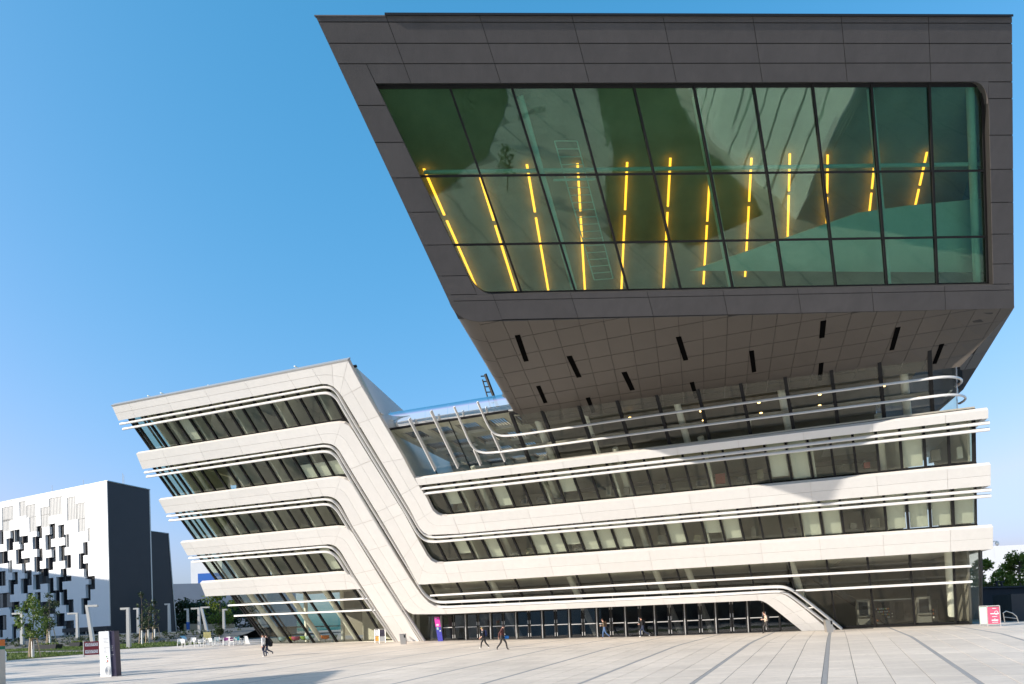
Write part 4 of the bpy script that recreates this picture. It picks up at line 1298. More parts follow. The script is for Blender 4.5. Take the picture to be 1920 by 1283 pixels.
def tree(base, height, r_crown, crown_lo, label, seed, leaf='leaf', group=None, name='tree', trunk_r=.12, n_cl=40, per=240, lsize=.16, white=0., shape=1.):
    rs = np.random.RandomState(seed)
    base = np.asarray(base, float)
    t = thing(name, base, label, 'tree', group)
    top = base + np.array([rs.normal() * .1, rs.normal() * .1, height])
    mb = MB()
    pts = [base - UP * .1] + [base + (top - base) * f + np.array([rs.normal() * .04, rs.normal() * .04, 0]) * height * .15 for f in (.3, .55, .8, .98)]
    mb.tube(pts, [trunk_r, trunk_r * .85, trunk_r * .6, trunk_r * .35, trunk_r * .1], 8)
    clumps = []
    zc = (crown_lo + height) / 2; hz = (height - crown_lo) / 2
    for k in range(n_cl):
        f = rs.random()
        z = crown_lo + (height - crown_lo) * f
        prof = math.sqrt(max(0.02, 1 - ((z - zc) / hz) ** 2)) * (1 - .35 * shape * f)
        a = rs.random() * 6.283; rr = r_crown * prof * rs.random() ** .5
        c = base + np.array([math.cos(a) * rr, math.sin(a) * rr, z])
        clumps.append((c, r_crown * (.16 + .2 * rs.random())))
        if k % 3 == 0:
            s = base + (top - base) * max(.2, (z - .35 * rr) / height * .92)
            mb.tube([s, .5 * (s + c) + UP * .05, c], [trunk_r * .35, trunk_r * .22, trunk_r * .06], 5)
    mb.build('trunk', M['bark'], t, smooth=True)
    V, Fc = leaves(clumps, per, lsize, rs)
    me = bpy.data.meshes.new('crown')
    me.from_pydata([tuple(v) for v in V - base], [], [tuple(int(i) for i in f) for f in Fc])
    me.materials.append(M[leaf])
    o = bpy.data.objects.new('crown', me); COL.objects.link(o); o.location = Vector([float(c) for c in base]); attach(o, t)
    return t
def staked(base, t, hs=2.0, spread=.55):
    """three timber stakes tied to a young trunk"""
    for k in range(3):
        a = k * 2.094 + .5
        d = np.array([math.cos(a), math.sin(a), 0])
        MB().tube([base + d * spread - UP * .1, base + d * spread * .55 + UP * hs], .05, 6).build('stake', M['stake'], t)
    ring = [base + np.array([math.cos(k * 2.094 + .5), math.sin(k * 2.094 + .5), 0]) * spread * .56 + UP * (hs - .06) for k in range(3)]
    for k in range(3):
        MB().tube([ring[k], ring[(k + 1) % 3]], .04, 6).build('stake_rail', M['stake'], t)
    MB().tube([base - UP * .05, base + UP * (hs - .3)], .11, 8).build('trunk_wrap', M['white'], t, smooth=True)

YT = [((62, 1233.5), 4.6, 1.25, 'young leafy tree in a timber tripod on the near lawn strip', 'leaf', 11),
      ((94, 1213), 5.4, 1.1, 'slim young tree with stakes in front of the black and white facade', 'leaf_dk', 12)]
p = gpt(62, 1233.5)
t = tree(p, (1233.5 - 1121) * m_per_px(p[1]), 32 * m_per_px(p[1]), 1.9, YT[0][3], 11, 'leaf', 'young staked trees', 'young_tree', .06, 46, 150, .22)
staked(p, t, 37 * m_per_px(p[1]), .55)
for x, y, Y, ytop, rr, lab, lf, sd, wr in ((94, 1208, 84, 1113, 20, 'slim young tree with dark stakes in front of the black and white facade', 'leaf_dk', 12, 1.9),
                                   (267, 1210, 82, 1112, 13, 'leftmost of three young trees in front of the dark blank facade', 'leaf_dk', 13, 2.),
                                   (279, 1206, 86, 1128, 15, 'middle one of three young trees in front of the dark blank facade', 'leaf_dk', 14, 2.),
                                   (291, 1204, 90, 1126, 13, 'rightmost of three young trees in front of the dark blank facade', 'leaf_dk', 15, 2.)):
    p = at_depth(x, y, Y)
    p[2] = max(p[2], gz(p[0], p[1]) - .05)
    t = tree(p, (y - ytop) * m_per_px(Y), rr * m_per_px(Y), 1.9, lab, sd, lf, 'young staked trees', 'young_tree', .07, 34, 150, .24)
    staked(p, t, wr, .7)

# ---- planted stone bank and terrace under the houses on the left
BKT = surf('stone_bank', (.11, .108, .10), .9, .35, 3., bump=.6, bscale=6.)
bz = lambda x: gz(x, 88)
bank = MB()
xs_ = np.linspace(-130, -36, 30)
rows = [(86, -.05), (88, .5), (91, 1.), (95, 1.45), (100, 1.6), (190, 1.7)]
V = [(x, y + (x + 60) * .06, gz(x, 88) - .1 + z + .12 * math.sin(x * 1.7 + y)) for y, z in rows for x in xs_]
k = len(xs_)
bank.add(V, [(j * k + i, j * k + i + 1, (j + 1) * k + i + 1, (j + 1) * k + i) for j in range(len(rows) - 1) for i in range(k - 1)])
tag(bank.build('stone_bank', BKT, smooth=True), kind='structure')
rs = np.random.RandomState(5)
cl = []
for _ in range(900):
    x = rs.uniform(-125, -38); f = rs.random()
    cl.append((np.array([x, 86.2 + 8 * f + (x + 60) * .06, gz(x, 88) + 1.35 * f ** .75 + .05]), rs.uniform(.15, .38)))
V, Fc = leaves(cl, 160, .22, rs, .7)
me = bpy.data.meshes.new('ground_cover'); me.from_pydata([tuple(v) for v in V], [], [tuple(int(i) for i in f) for f in Fc]); me.materials.append(M['leaf_dk'])
o = bpy.data.objects.new('ground_cover', me); COL.objects.link(o)
tag(o, 'low plants scattered over the grey stone bank', 'plants', kind='stuff')
# grass blades on the near lawn strips
def blades(poly, n, seed):
    rs = np.random.RandomState(seed)
    X = [q[0] for q in poly]; Y = [q[1] for q in poly]
    vs, fs = [], []
    while len(fs) < n:
        x, y = rs.uniform(min(X), max(X)), rs.uniform(min(Y), max(Y))
        if not inside(poly, x, y): continue
        z = gz(x, y) + .03
        a = rs.random() * 3.14; w = .05; h_ = rs.uniform(.06, .16)
        b = len(vs)
        vs += [(x - w * math.cos(a), y - w * math.sin(a), z), (x + w * math.cos(a), y + w * math.sin(a), z), (x + rs.normal() * .04, y + rs.normal() * .04, z + h_)]
        fs.append((b, b + 1, b + 2))
    me = bpy.data.meshes.new('grass'); me.from_pydata(vs, [], fs); me.materials.append(M['leaf'])
    o = bpy.data.objects.new('grass', me); COL.objects.link(o)
    return o
tag(blades([q for q in LAWN_A if q[0] > -62] if False else LAWN_A, 9000, 1), 'short grass of the narrow lawn strip by the plaza', 'grass', kind='stuff')
tag(blades(LAWN_B, 16000, 2), 'short grass of the lawn before the stone bank', 'grass', kind='stuff')

# ---- black and white house
M['wh_clad'] = surf('white_metal_cladding', (.80, .80, .80), .5, .02, .5)
M['dk_clad'] = surf('anthracite_cladding', (.022, .023, .029), .45, .12, .5)
M['louver'] = surf('grey_ventilation_louver', (.42, .42, .41), .5, .04, 2.)
M['dk_glass'] = surf('dark_window_glass', (.018, .021, .026), .08, .1, .3)
HC = at_depth(208, 1190, 112)
hz0 = HC[2] - .2
wdir = np.array([-math.cos(math.radians(25.6)), math.sin(math.radians(25.6)), 0.])       # white face runs to the left and away
ddir = np.array([math.sin(math.radians(26.5)), math.cos(math.radians(26.5)), 0.])        # dark face runs away to the right
wn_ = unit(np.cross(wdir, UP)); wn_ = wn_ if wn_[1] < 0 else -wn_
dn_ = unit(np.cross(ddir, UP)); dn_ = dn_ if dn_[0] > 0 else -dn_
HT = isect(208, 901, HC, wn_)[2]
HOUSE = thing('university_house', (HC[0] - 10, HC[1] + 6, hz0), 'white and black house with stair-stepped dark windows at the left edge', 'building')
def hw(x, y, off=0.):
    P = isect(x, y, HC + wn_ * off, wn_)
    return float((P - HC) @ wdir), float(P[2])
def H3(a, z, off=0.): return np.array([HC[0], HC[1], 0]) + wdir * a + UP * z + wn_ * off
dark_A = [(0,590,40,800),(170,575,285,770),(100,715,185,920),(285,700,425,795),(310,795,365,905),(565,535,620,740),(490,685,580,885),(760,515,820,720),(690,665,770,875),(880,500,950,715),(970,640,1035,850),(900,840,975,1045),(990,970,1050,1180),(1250,755,1315,970),(1190,955,1255,1170),(1262,1090,1325,1283),(0,905,110,1110),(130,1040,185,1240),(250,890,320,1100),(330,1020,440,1110),(335,1110,380,1230),(570,860,635,1070),(515,1010,590,1220),(780,845,840,1060),(705,990,785,1200),(600,1185,720,1290),(920,1165,990,1290)]
dark_B = [(0,100,75,315),(190,90,265,300),(130,230,210,440),(390,85,460,290),(325,215,405,430),(515,150,600,370),(600,65,720,275),(720,195,800,410),(925,150,1065,250),(850,190,930,400),(810,380,880,600),(735,530,815,720),(935,370,1010,590),(1010,510,1090,710),(1285,155,1345,190),(1350,155,1420,375),(1290,300,1360,525),(1230,500,1305,725),(0,430,140,640),(140,560,280,660),(410,400,475,620),(340,550,410,720),(530,420,605,640),(605,540,730,640),(165,660,215,780),(0,750,95,970),(220,740,330,950),(180,890,235,1100),(360,870,470,1090),(820,710,960,935),(970,850,1105,1060),(620,640,730,1080),(0,970,40,1080)]
louv_A = [(30,235,215,445),(30,445,160,610),(280,180,395,395),(395,195,535,395),(430,395,545,620),(735,105,925,375),(610,235,735,375),(620,375,750,555),(1005,105,1135,430),(1135,195,1285,430),(1165,430,1295,640),(1310,560,1375,785)]
rects = []
for lst, oy, kd in ((dark_A, 920, 'w'), (dark_B, 1060, 'w'), (louv_A, 920, 'l')):
    for x0, y0, x1, y1 in lst:
        cy = oy + .5 * (y0 + y1) / 8.02
        a0 = hw(x1 / 8.02, cy)[0]; a1 = hw(x0 / 8.02, cy)[0]
        cx = .5 * (x0 + x1) / 8.02
        z1 = hw(cx, oy + y0 / 8.02)[1]; z0 = hw(cx, oy + y1 / 8.02)[1]
        ex = .16 if kd == 'w' else 0.
        rects.append([a0 - ex, a1 + ex, z0, z1, kd])
# the same rhythm goes on beyond the picture's edge
base_r = [r[:] for r in rects if r[0] > 12 and r[4] == 'w']
ae = hw(0, 1050)[0]
for r in base_r:
    w = r[1] - r[0]
    rects.append([2 * ae - r[1] + .3, 2 * ae - r[0] + .3, r[2], r[3], 'w'])
snap = lambda v, g_: round(v / g_) * g_
for r in rects:
    r[0], r[1] = snap(r[0], .42), max(snap(r[1], .42), snap(r[0], .42) + .42)
    r[2], r[3] = snap(r[2], .45), snap(r[3], .45)
HL = 58.
As = sorted({0., HL} | {r[0] for r in rects if r[0] < HL} | {r[1] for r in rects if r[1] < HL})
Zs = sorted({hz0, HT} | {r[2] for r in rects} | {r[3] for r in rects if r[3] < HT})
Zs = [z for z in Zs if hz0 <= z <= HT]
def hit(a, z):
    for r in rects:
        if r[0] < a < r[1] and r[2] < z < r[3]: return True
    return False
cl_ = MB()
DEP = .55
occ = [[hit(.5 * (As[i] + As[i + 1]), .5 * (Zs[j] + Zs[j + 1])) for j in range(len(Zs) - 1)] for i in range(len(As) - 1)]
for i in range(len(As) - 1):
    for j in range(len(Zs) - 1):
        if occ[i][j]: continue
        a0, a1, z0, z1 = As[i], As[i + 1], Zs[j], Zs[j + 1]
        cl_.add([H3(a0, z0), H3(a1, z0), H3(a1, z1), H3(a0, z1)], [(0, 1, 2, 3)])
        for (di, dj, e0, e1) in ((-1, 0, (a0, z0), (a0, z1)), (1, 0, (a1, z0), (a1, z1)), (0, -1, (a0, z0), (a1, z0)), (0, 1, (a0, z1), (a1, z1))):
            ii, jj = i + di, j + dj
            if 0 <= ii < len(As) - 1 and 0 <= jj < len(Zs) - 1 and occ[ii][jj]:
                cl_.add([H3(*e0), H3(*e1), H3(*e1, -DEP), H3(*e0, -DEP)], [(0, 1, 2, 3)])
cl_.build('white_wall', M['wh_clad'], HOUSE)
MB().prism([H3(0.02, hz0, -DEP), H3(HL, hz0, -DEP), H3(HL, HT - .05, -DEP), H3(0.02, HT - .05, -DEP)], -wn_ * (6.5)).build('wall_core', M['dk_clad'], HOUSE)
for r in rects:
    if r[0] > HL - .5: continue
    a0, a1, z0, z1 = r[0] + .03, min(r[1], HL) - .03, max(r[2], hz0) + .03, r[3] - .03
    if r[4] == 'l':
        o = MB().prism([H3(a0, z0, -.1), H3(a1, z0, -.1), H3(a1, z1, -.1), H3(a0, z1, -.1)], -wn_ * .2).build('louver', M['louver'], HOUSE)
        sl = MB()
        for q in np.arange(a0 + .1, a1 - .05, .42):
            sl.prism([H3(q, z0 + .04, -.06), H3(q + .08, z0 + .04, -.06), H3(q + .08, z1 - .04, -.06), H3(q, z1 - .04, -.06)], -wn_ * .05)
        sl.build('louver_slat', M['louver'], o)
    else:
        o = MB().prism([H3(a0, z0, -DEP + .1), H3(a1, z0, -DEP + .1), H3(a1, z1, -DEP + .1), H3(a0, z1, -DEP + .1)], -wn_ * .06).build('window', M['black'], HOUSE)
        am = a0 + (a1 - a0) * .55
        MB().prism([H3(a0 + .08, z0 + .08, -DEP + .12), H3(am - .05, z0 + .08, -DEP + .12), H3(am - .05, z1 - .08, -DEP + .12), H3(a0 + .08, z1 - .08, -DEP + .12)], -wn_ * .01).build('pane', M['dk_glass'], o)
        # grey shutter blade standing in the opening
        if (int(a0 * 7) + int(z0 * 3)) % 3:
            MB().prism([H3(am, z0, -.02), H3(am + .16, z0, -.02), H3(am + .16, z1, -.02), H3(am, z1, -.02)], -wn_ * (DEP - .1)).build('shutter', M['louver'] if (z1 > 15 and int(a0 * 5) % 4 == 0) else M['dk_clad'], o)
# dark gable, joined by a slimmer and lower dark block
def dface(x, y): return isect(x, y, HC, dn_)
kd_ = float((dface(281, 1000) - HC) @ ddir)
kd2 = float((dface(334, 1187) - HC) @ ddir)
kd3 = float((dface(319, 1000) - HC) @ ddir)
Ht2 = dface(283, 996)[2]; Ht3 = dface(319, 1000)[2]
def Dd(k_, z, off=0.): return np.array([HC[0], HC[1], 0]) + ddir * k_ + UP * z + dn_ * off
MB().prism([Dd(0, hz0, .02), Dd(kd_, hz0, .02), Dd(kd_, HT - .3, .02), Dd(0, HT, .02)], -dn_ * .5).build('gable_wall', M['dk_clad'], HOUSE)
MB().prism([Dd(kd_ + .25, hz0, -.5), Dd(kd2, hz0, -.5), Dd(kd3, Ht3, -.5), Dd(kd_ + .25, Ht2, -.5)], -dn_ * 10).build('rear_block', M['dk_clad'], HOUSE)
MB().prism([Dd(kd_ + .02, hz0, .04), Dd(kd_ + .22, hz0, .04), Dd(kd_ + .22, HT - .3, .04), Dd(kd_ + .02, HT - .3, .04)], -dn_ * .5).build('corner_trim', M['alu'], HOUSE)
for pth in ([H3(-.04, HT + .04, .04), H3(HL, HT + .04, .04)], [Dd(-.04, HT + .04, .06), Dd(kd_ + .2, HT - .26, .06)], [Dd(kd_ + .2, Ht2 + .05, -.45), Dd(kd3, Ht3 + .05, -.45), Dd(kd2, hz0, -.45)]):
    MB().tube(pth, .10, 5).build('roof_trim', M['alu'], HOUSE)
MB().tube([H3(0.03, hz0, .03), H3(0.03, HT, .03)], .07, 5).build('corner_trim', M['alu'], HOUSE)
cz0, cz1 = hw(150, 1185)[1], hw(150, 1177.5)[1]
MB().prism([H3(-.9, cz0, 1.2), H3(hw(130, 1180)[0], cz0, 1.2), H3(hw(130, 1180)[0], cz1, 1.2), H3(-.9, cz1, 1.2)], -wn_ * 1.25).build('entrance_canopy', M['dk_clad'], HOUSE)
MB().prism([H3(.2, hz0 - .5, .03), H3(9.5, hz0 - .5, .03), H3(9.5, cz0, .03), H3(.2, cz0, .03)], -wn_ * .02).build('entrance_glass', M['dk_glass'], HOUSE)
for x in (131, 139, 150, 171, 207):
    a = hw(x, 1190)[0]
    MB().tube([H3(a, hz0 - .5, .8), H3(a, cz0, .8)], .12, 6).build('canopy_post', M['alu'], HOUSE)
for a, hh in ((.4, 1.9), (11, 2.2), (20, 2.4), (-2., 1.6)):
    b0 = H3(max(a, .1), HT, -3)
    MB().tube([b0, b0 + UP * hh], .035, 5).build('roof_antenna', M['alu'], HOUSE)

# ---- houses and greenery farther off on the left
M['far_blue'] = surf('grey_blue_cladding', (.30, .34, .40), .6, .05, .4)
M['far_pale'] = surf('pale_facade', (.60, .62, .64), .6, .05, .4)
fb0 = at_depth(331, 1095, 170); fb1 = at_depth(500, 1096, 176)
FHB = thing('hall', (fb0[0] + 8, fb0[1] + 4, 1.), 'low grey blue hall behind the dark trees', 'building')
zt_ = fb0[2]
MB().prism([(fb0[0] - 14, fb0[1] - 4, 0), (fb1[0], fb1[1], 0), (fb1[0], fb1[1], zt_), (fb0[0] - 14, fb0[1] - 4, zt_)], (3, 14, 0)).build('wall', M['far_blue'], FHB)
for q in range(5):
    zz_ = 2. + q * 1.9
    MB().prism([(fb0[0] - 14, fb0[1] - 4.06, zz_), (fb1[0], fb1[1] - .06, zz_), (fb1[0], fb1[1] - .06, zz_ + .06), (fb0[0] - 14, fb0[1] - 4.06, zz_ + .06)], (0, .1, 0)).build('cladding_seam', M['dk_clad'], FHB)
w0_ = at_depth(346, 1132, 168); w1_ = at_depth(372, 1143, 168)
MB().prism([(w0_[0], fb0[1] - 2.2, w1_[2]), (w1_[0], fb0[1] - 1.6, w1_[2]), (w1_[0], fb0[1] - 1.6, w0_[2]), (w0_[0], fb0[1] - 2.2, w0_[2])], (0, .6, 0)).build('window', M['dk_glass'], FHB)
t0_ = at_depth(357, 1052, 260); t1_ = at_depth(376, 1100, 260)
TW = thing('tower_block', (t0_[0] + 3, 264, 1.), 'pale tower with a blue side behind the tip of the white wing', 'building')
MB().prism([(t0_[0], 260, 0), (t0_[0] + 12, 260, 0), (t0_[0] + 12, 272, 0), (t0_[0], 272, 0)], (0, 0, t0_[2])).build('wall', M['far_pale'], TW)
M['blue_pane'] = surf('blue_glazing', (.03, .12, .42), .2, .1, .4)
MB().prism([(t0_[0] + 2.7, 259.9, 3), (t0_[0] + 12, 259.9, 3), (t0_[0] + 12, 259.9, t0_[2] - 5), (t0_[0] + 2.7, 259.9, t0_[2] - 5)], (0, .05, 0)).build('window', M['blue_pane'], TW)
tree(at_depth(352, 1190, 140) * np.array([1, 1, 0]) + UP * 2.2, 6.2, 4.6, .4, 'broad dark shrubby tree in front of the grey blue hall', 21, 'leaf_dk', None, 'broad_tree', .25, 60, 40, .5, shape=.2)
tree(at_depth(385, 1190, 146) * np.array([1, 1, 0]) + UP * 2.2, 6.6, 5.2, .4, 'dark spreading tree beside the slanted lamp', 22, 'leaf_dk', None, 'broad_tree', .25, 60, 40, .5, shape=.2)
tree(at_depth(414, 1190, 118) * np.array([1, 1, 0]) + UP * 2.2, 7.4, 2.9, 1.4, 'bright green tree just left of the cafe glass', 23, 'leaf_yl', None, 'broad_tree', .2, 50, 60, .38, shape=.5)
tree(at_depth(440, 1190, 150) * np.array([1, 1, 0]) + UP * 2.2, 6.4, 5., .4, 'dark tree seen through the cafe glass', 24, 'leaf_dk', None, 'broad_tree', .2, 50, 40, .5, shape=.3)
# clipped ball tree in a tub by the cafe
p = at_depth(412, 1200, 80); p[2] = gz(p[0], p[1])
BT = thing('ball_tree', p, 'clipped round box tree on a short stem by the cafe tables', 'tree')
MB().tube([p, p + UP * .9], .05, 6).build('trunk', M['bark'], BT)
rs = np.random.RandomState(9)
V, Fc = leaves([(p + UP * 1.35, .5)], 5200, .12, rs)
me = bpy.data.meshes.new('crown'); me.from_pydata([tuple(v) for v in V - p], [], [tuple(int(i) for i in f) for f in Fc]); me.materials.append(M['leaf_dk'])
o = bpy.data.objects.new('crown', me); COL.objects.link(o); o.location = Vector([float(c) for c in p]); attach(o, BT)
MB().lathe(p, [(.26, 0), (.32, .35), (.28, .35)], 12).build('tub', M['reveal'], BT)
# low timber wall and orange barrier in the distance
for nm, x0, x1, y0, y1, Y, mt, lab in (('timber_wall', 345, 440, 1170, 1183, 125, 'stake', 'low tan timber wall behind the stone bank'),):
    a, b_ = at_depth(x0, y1, Y), at_depth(x1, y1, Y)
    hgt = (y1 - y0) * m_per_px(Y)
    o = MB().prism([a, b_, b_ + UP * hgt, a + UP * hgt], (0, .3, 0)).build(nm, M[mt]); tag(o, lab, 'wall')

# ---- street lamps: square pole with a flat arm
def lamp(foot, h_, lean, arm, label, w=.16):
    t = thing('street_lamp', foot, label, 'lamp', 'square street lamps along the lawn')
    top = foot + np.array([lean, 0, h_])
    mb = MB(); 
    x, y, z = foot
    q0 = [foot + np.array([sx * w * 1.15, sy * w * 1.15, -.1]) for sx, sy in ((-1, -1), (1, -1), (1, 1), (-1, 1))]
    q1 = [top + np.array([sx * w * .85, sy * w * .85, 0]) for sx, sy in ((-1, -1), (1, -1), (1, 1), (-1, 1))]
    mb.hexa(q0, q1)
    mb.build('pole', M['alu'], t)
    MB().box(top + np.array([arm * .5 - math.copysign(w * .4, arm), 0, .05]), (abs(arm) + w, 0, 0), (0, w * 1.7, 0), (0, 0, .2)).build('arm', M['alu'], t)
    MB().box(top + np.array([arm * .75, 0, -.07]), (abs(arm) * .45, 0, 0), (0, w * 1.2, 0), (0, 0, .04)).build('lamp_panel', M['white'], t)
    return t
for x, y, ytop, Y, lean, arm, lab in ((146, 1213, 1151, 92, 0, -1.25, 'upright lamp with arm to the left against the pale blue shaded wall'),
                                      (177, 1222, 1137, 72, -.65, 1.1, 'leaning lamp rising behind the red board'),
                                      (242, 1219.5, 1142, 72, 0, -.75, 'bright upright lamp in front of the dark gable'),
                                      (318, 1187.5, 1133.5, 104, 0, -.6, 'thin lamp in front of the lower dark block'),
                                      (260, 1200, 1142, 98, 0, -.6, 'lamp half hidden behind the three young trees'),
                                      (42, 1216, 1151, 88, 0, -1.2, 'lamp half hidden behind the near staked tree'),
                                      (353, 1184, 1143, 118, 0, -.6, 'distant lamp with blue wrapping on its foot'),
                                      (374.5, 1201, 1141.5, 92, 0, -1., 'upright lamp above the white cafe chairs'),
                                      (390, 1192, 1139.5, 96, -.8, 1.1, 'leaning lamp above the white cafe chairs'),
                                      (420.5, 1190, 1144, 100, 0, .5, 'lamp beside the bright green tree near the cafe glass')):
    f = at_depth(x, y, Y)
    lt_ = lamp(f, (y - ytop) * m_per_px(Y), lean, arm, lab)
    if x == 353:
        MB().tube([f + UP * .3, f + UP * 1.6], .3, 8).build('blue_wrap', M['blue_pane'], lt_)
# ------------------------------------------------------------------ signs, bins and plaza furniture
M['txt_white'] = surf('white_lettering', (.82, .82, .82), .6, .02)
M['txt_grey'] = surf('grey_lettering', (.35, .35, .36), .6, .02)
M['sign_red'] = surf('dark_red_board', (.26, .02, .03), .5, .05)
M['sign_white'] = surf('white_sign_face', (.80, .80, .79), .4, .02)
M['sign_navy'] = surf('navy_sign_face', (.022, .018, .05), .4, .05)
M['sign_blue'] = surf('indigo_sign_face', (.07, .07, .42), .45, .03)
M['sign_pink'] = surf('magenta_sign_face', (.75, .06, .42), .45, .03)
M['sign_green'] = surf('pale_green_poster', (.42, .62, .48), .5, .04)
M['sign_rose'] = surf('crimson_poster', (.46, .04, .10), .5, .04)
M['orange'] = surf('orange_sign_face', (.72, .16, .02), .5, .03)
M['turq'] = surf('turquoise_cloth', (.02, .50, .58), .8, .05)
M['plum'] = surf('plum_cushion', (.32, .08, .26), .8, .05)
M['chairw'] = surf('white_plastic', (.82, .82, .80), .4, .02)
M['poster_dk'] = surf('dark_poster', (.05, .04, .06), .5, .6, 5.)
M['poster_or'] = surf('orange_poster', (.85, .42, .08), .5, .5, 5.)
M['amber'] = surf('amber_goods', (.62, .30, .05), .5, .3, 6.)

def frame_at(p, fwd):
    """local axes: f = facing direction on the ground, r = its right-hand side"""
    f = unit(np.array([fwd[0], fwd[1], 0.]))
    return np.asarray(p, float), f, np.array([f[1], -f[0], 0.])
TOCAM = lambda p: unit(np.array([-p[0], -p[1], 0.]))
def text_on(txt, c, right, up, nrm, size, mat, parent, name='lettering', depth=.004):
    """flat lettering standing just proud of a face"""
    cu = bpy.data.curves.new(name, 'FONT'); cu.body = txt; cu.size = size; cu.align_x = 'CENTER'; cu.align_y = 'CENTER'; cu.extrude = depth
    ob = bpy.data.objects.new(name, cu); COL.objects.link(ob)
    dg = bpy.context.evaluated_depsgraph_get()
    me = bpy.data.meshes.new_from_object(ob.evaluated_get(dg))
    bpy.data.objects.remove(ob)
    Mx = np.array([right, up, nrm]).T
    co = np.array([v.co[:] for v in me.vertices])
    if len(co):
        co = co @ Mx.T + np.asarray(c)
        og = origin_of(parent)
        me.vertices.foreach_set('co', (co - og).ravel())
    me.materials.clear(); me.materials.append(mat); me.update()
    o = bpy.data.objects.new(name, me); COL.objects.link(o); o.parent = parent
    return o
def slab_on(c, r, u, n_, w, h_, th, name, mat, parent):
    return MB().box(np.asarray(c) + n_ * th / 2, r * w, u * h_, n_ * th).build(name, mat, parent)

# information totem: a white and a navy leaf
p = gpt(205, 1269)
sc = m_per_px(p[1])
TOT = thing('info_totem', p, 'tall white and navy information totem on the left of the plaza', 'sign')
def tpt(x, y, dz=0.): return at_depth(x, y, p[1] + dz)
def leaf4(px, name, mat, dy, th):
    q = [at_depth(x, y, p[1] + dy) for x, y in px]
    return MB().prism(q, (0, th, 0)).build(name, mat, TOT)
leaf4([(191.5, 1274), (209, 1273), (203.5, 1183.5), (186.5, 1184.5)], 'white_leaf', M['sign_white'], 0, .32)
leaf4([(209.6, 1272.5), (219, 1271), (214, 1183), (204, 1183.3)], 'navy_leaf', M['sign_navy'], .06, .5)
leaf4([(188.6, 1274), (191.2, 1274), (186.2, 1184.5), (184.8, 1185.2)], 'white_edge', M['chairw'], .04, .3)
for k in range(9):
    y = 1197 + k * 2.6 + (6 if k > 3 else 0)
    x0 = 193 + (y - 1184) * .055
    w = (9, 8, 6, 9, 10, 4, 5, 4, 5)[k]
    leaf4([(x0, y + .9), (x0 + w, y + .8), (x0 + w, y), (x0, y + .1)], 'text_line', M['txt_grey'], -.004, .003)
    if k < 6:
        leaf4([(206.4 + y * .0 + (y - 1184) * .058, y + 14.8), (206.4 + (y - 1184) * .058 + w * .55, y + 14.7), (206.4 + (y - 1184) * .058 + w * .55, y + 14), (206.4 + (y - 1184) * .058, y + 14.1)], 'text_line', M['txt_grey'], .055, .003)
for x, y, w, h_, mt in ((199, 1230, 2.2, 2.6, 'leaf'), (201, 1234, 1.8, 1.6, 'poster_dk'), (200.6, 1238, 2.2, 3.4, 'sign_red'), (199.6, 1241.5, 1.6, 1.6, 'leaf_dk')):
    leaf4([(x, y + h_), (x + w, y + h_), (x + w - .2, y), (x - .2, y)], 'map_mark', surf('map_' + mt, {'leaf': (.05, .25, .06), 'poster_dk': (.05, .02, .04), 'sign_red': (.5, .08, .04), 'leaf_dk': (.04, .12, .1)}[mt], .5), -.004, .003)
for k in range(6):
    r_ = 1.4 + k * 1.1
    pts = [at_depth(203 + r_ * .85 * math.cos(a), 1258 + r_ * 1.3 * math.sin(a), p[1] - .003) for a in np.linspace(0, 6.283, 15)]
    MB().tube(pts, .006, 4).build('fingerprint_line', M['txt_grey'], TOT)

# red board between two posts
q = gpt(173, 1231)
RB = thing('board', q, 'dark red board with two white lettered plates between steel posts', 'sign')
f_ = TOCAM(q); r_ = np.array([-f_[1], f_[0], 0.])
s_ = m_per_px(q[1])
for dx in (-13.2, 11.5):
    MB().tube([q + r_ * dx * s_ - UP * .05, q + r_ * dx * s_ + UP * 29 * s_], .045, 8).build('post', M['alu'], RB)
slab_on(q + r_ * (-.8) * s_ + UP * 15.5 * s_, r_, UP, f_, 23.5 * s_, 25 * s_, .04, 'panel', M['sign_red'], RB)
for dz in (22.3, 9.2):
    c = q + r_ * (-.8) * s_ + UP * dz * s_ + f_ * .041
    slab_on(c, r_, UP, f_, 20.5 * s_, 6. * s_, .006, 'plate', M['txt_white'], RB)
    text_on('VSSTÖ', c + f_ * .012, r_, UP, f_, 6.4 * s_, M['sign_red'], RB)
# display at the left edge and a hydrant behind it
q = gpt(-14, 1296)
KI = thing('display_pillar', q, 'beige display pillar with orange head cut by the left edge', 'sign')
s_ = m_per_px(q[1]); f_ = TOCAM(q); r_ = np.array([-f_[1], f_[0], 0.])
MB().box(q + UP * 38 * s_, r_ * 40 * s_, f_ * .3, UP * 78 * s_).build('pillar', surf('beige_pillar', (.55, .45, .36), .6), KI)
MB().box(q + UP * 89.5 * s_, r_ * 40 * s_, f_ * .32, UP * 12 * s_).build('head_panel', M['orange'], KI)
MB().box(q + UP * 80 * s_, r_ * 40.2 * s_, f_ * .31, UP * 6 * s_).build('green_panel', surf('dark_green_panel', (.02, .16, .08), .6), KI)
text_on('INFO', q + UP * 89 * s_ + r_ * 12 * s_ + f_ * .17, r_, UP, f_, 6 * s_, M['txt_grey'], KI) if False else None
q = gpt(10, 1240)
HY_ = thing('hydrant', q, 'white standing hydrant at the lawn edge beside the display pillar', 'hydrant')
s_ = m_per_px(q[1])
MB().lathe(q, [(2.4 * s_, 0), (2.2 * s_, 9 * s_), (3.2 * s_, 9.5 * s_), (3.2 * s_, 12 * s_), (2.2 * s_, 12.4 * s_), (2.3 * s_, 16 * s_), (1.2 * s_, 18.6 * s_), (.3 * s_, 19.6 * s_)], 14).build('body', M['chairw'], HY_, smooth=True)
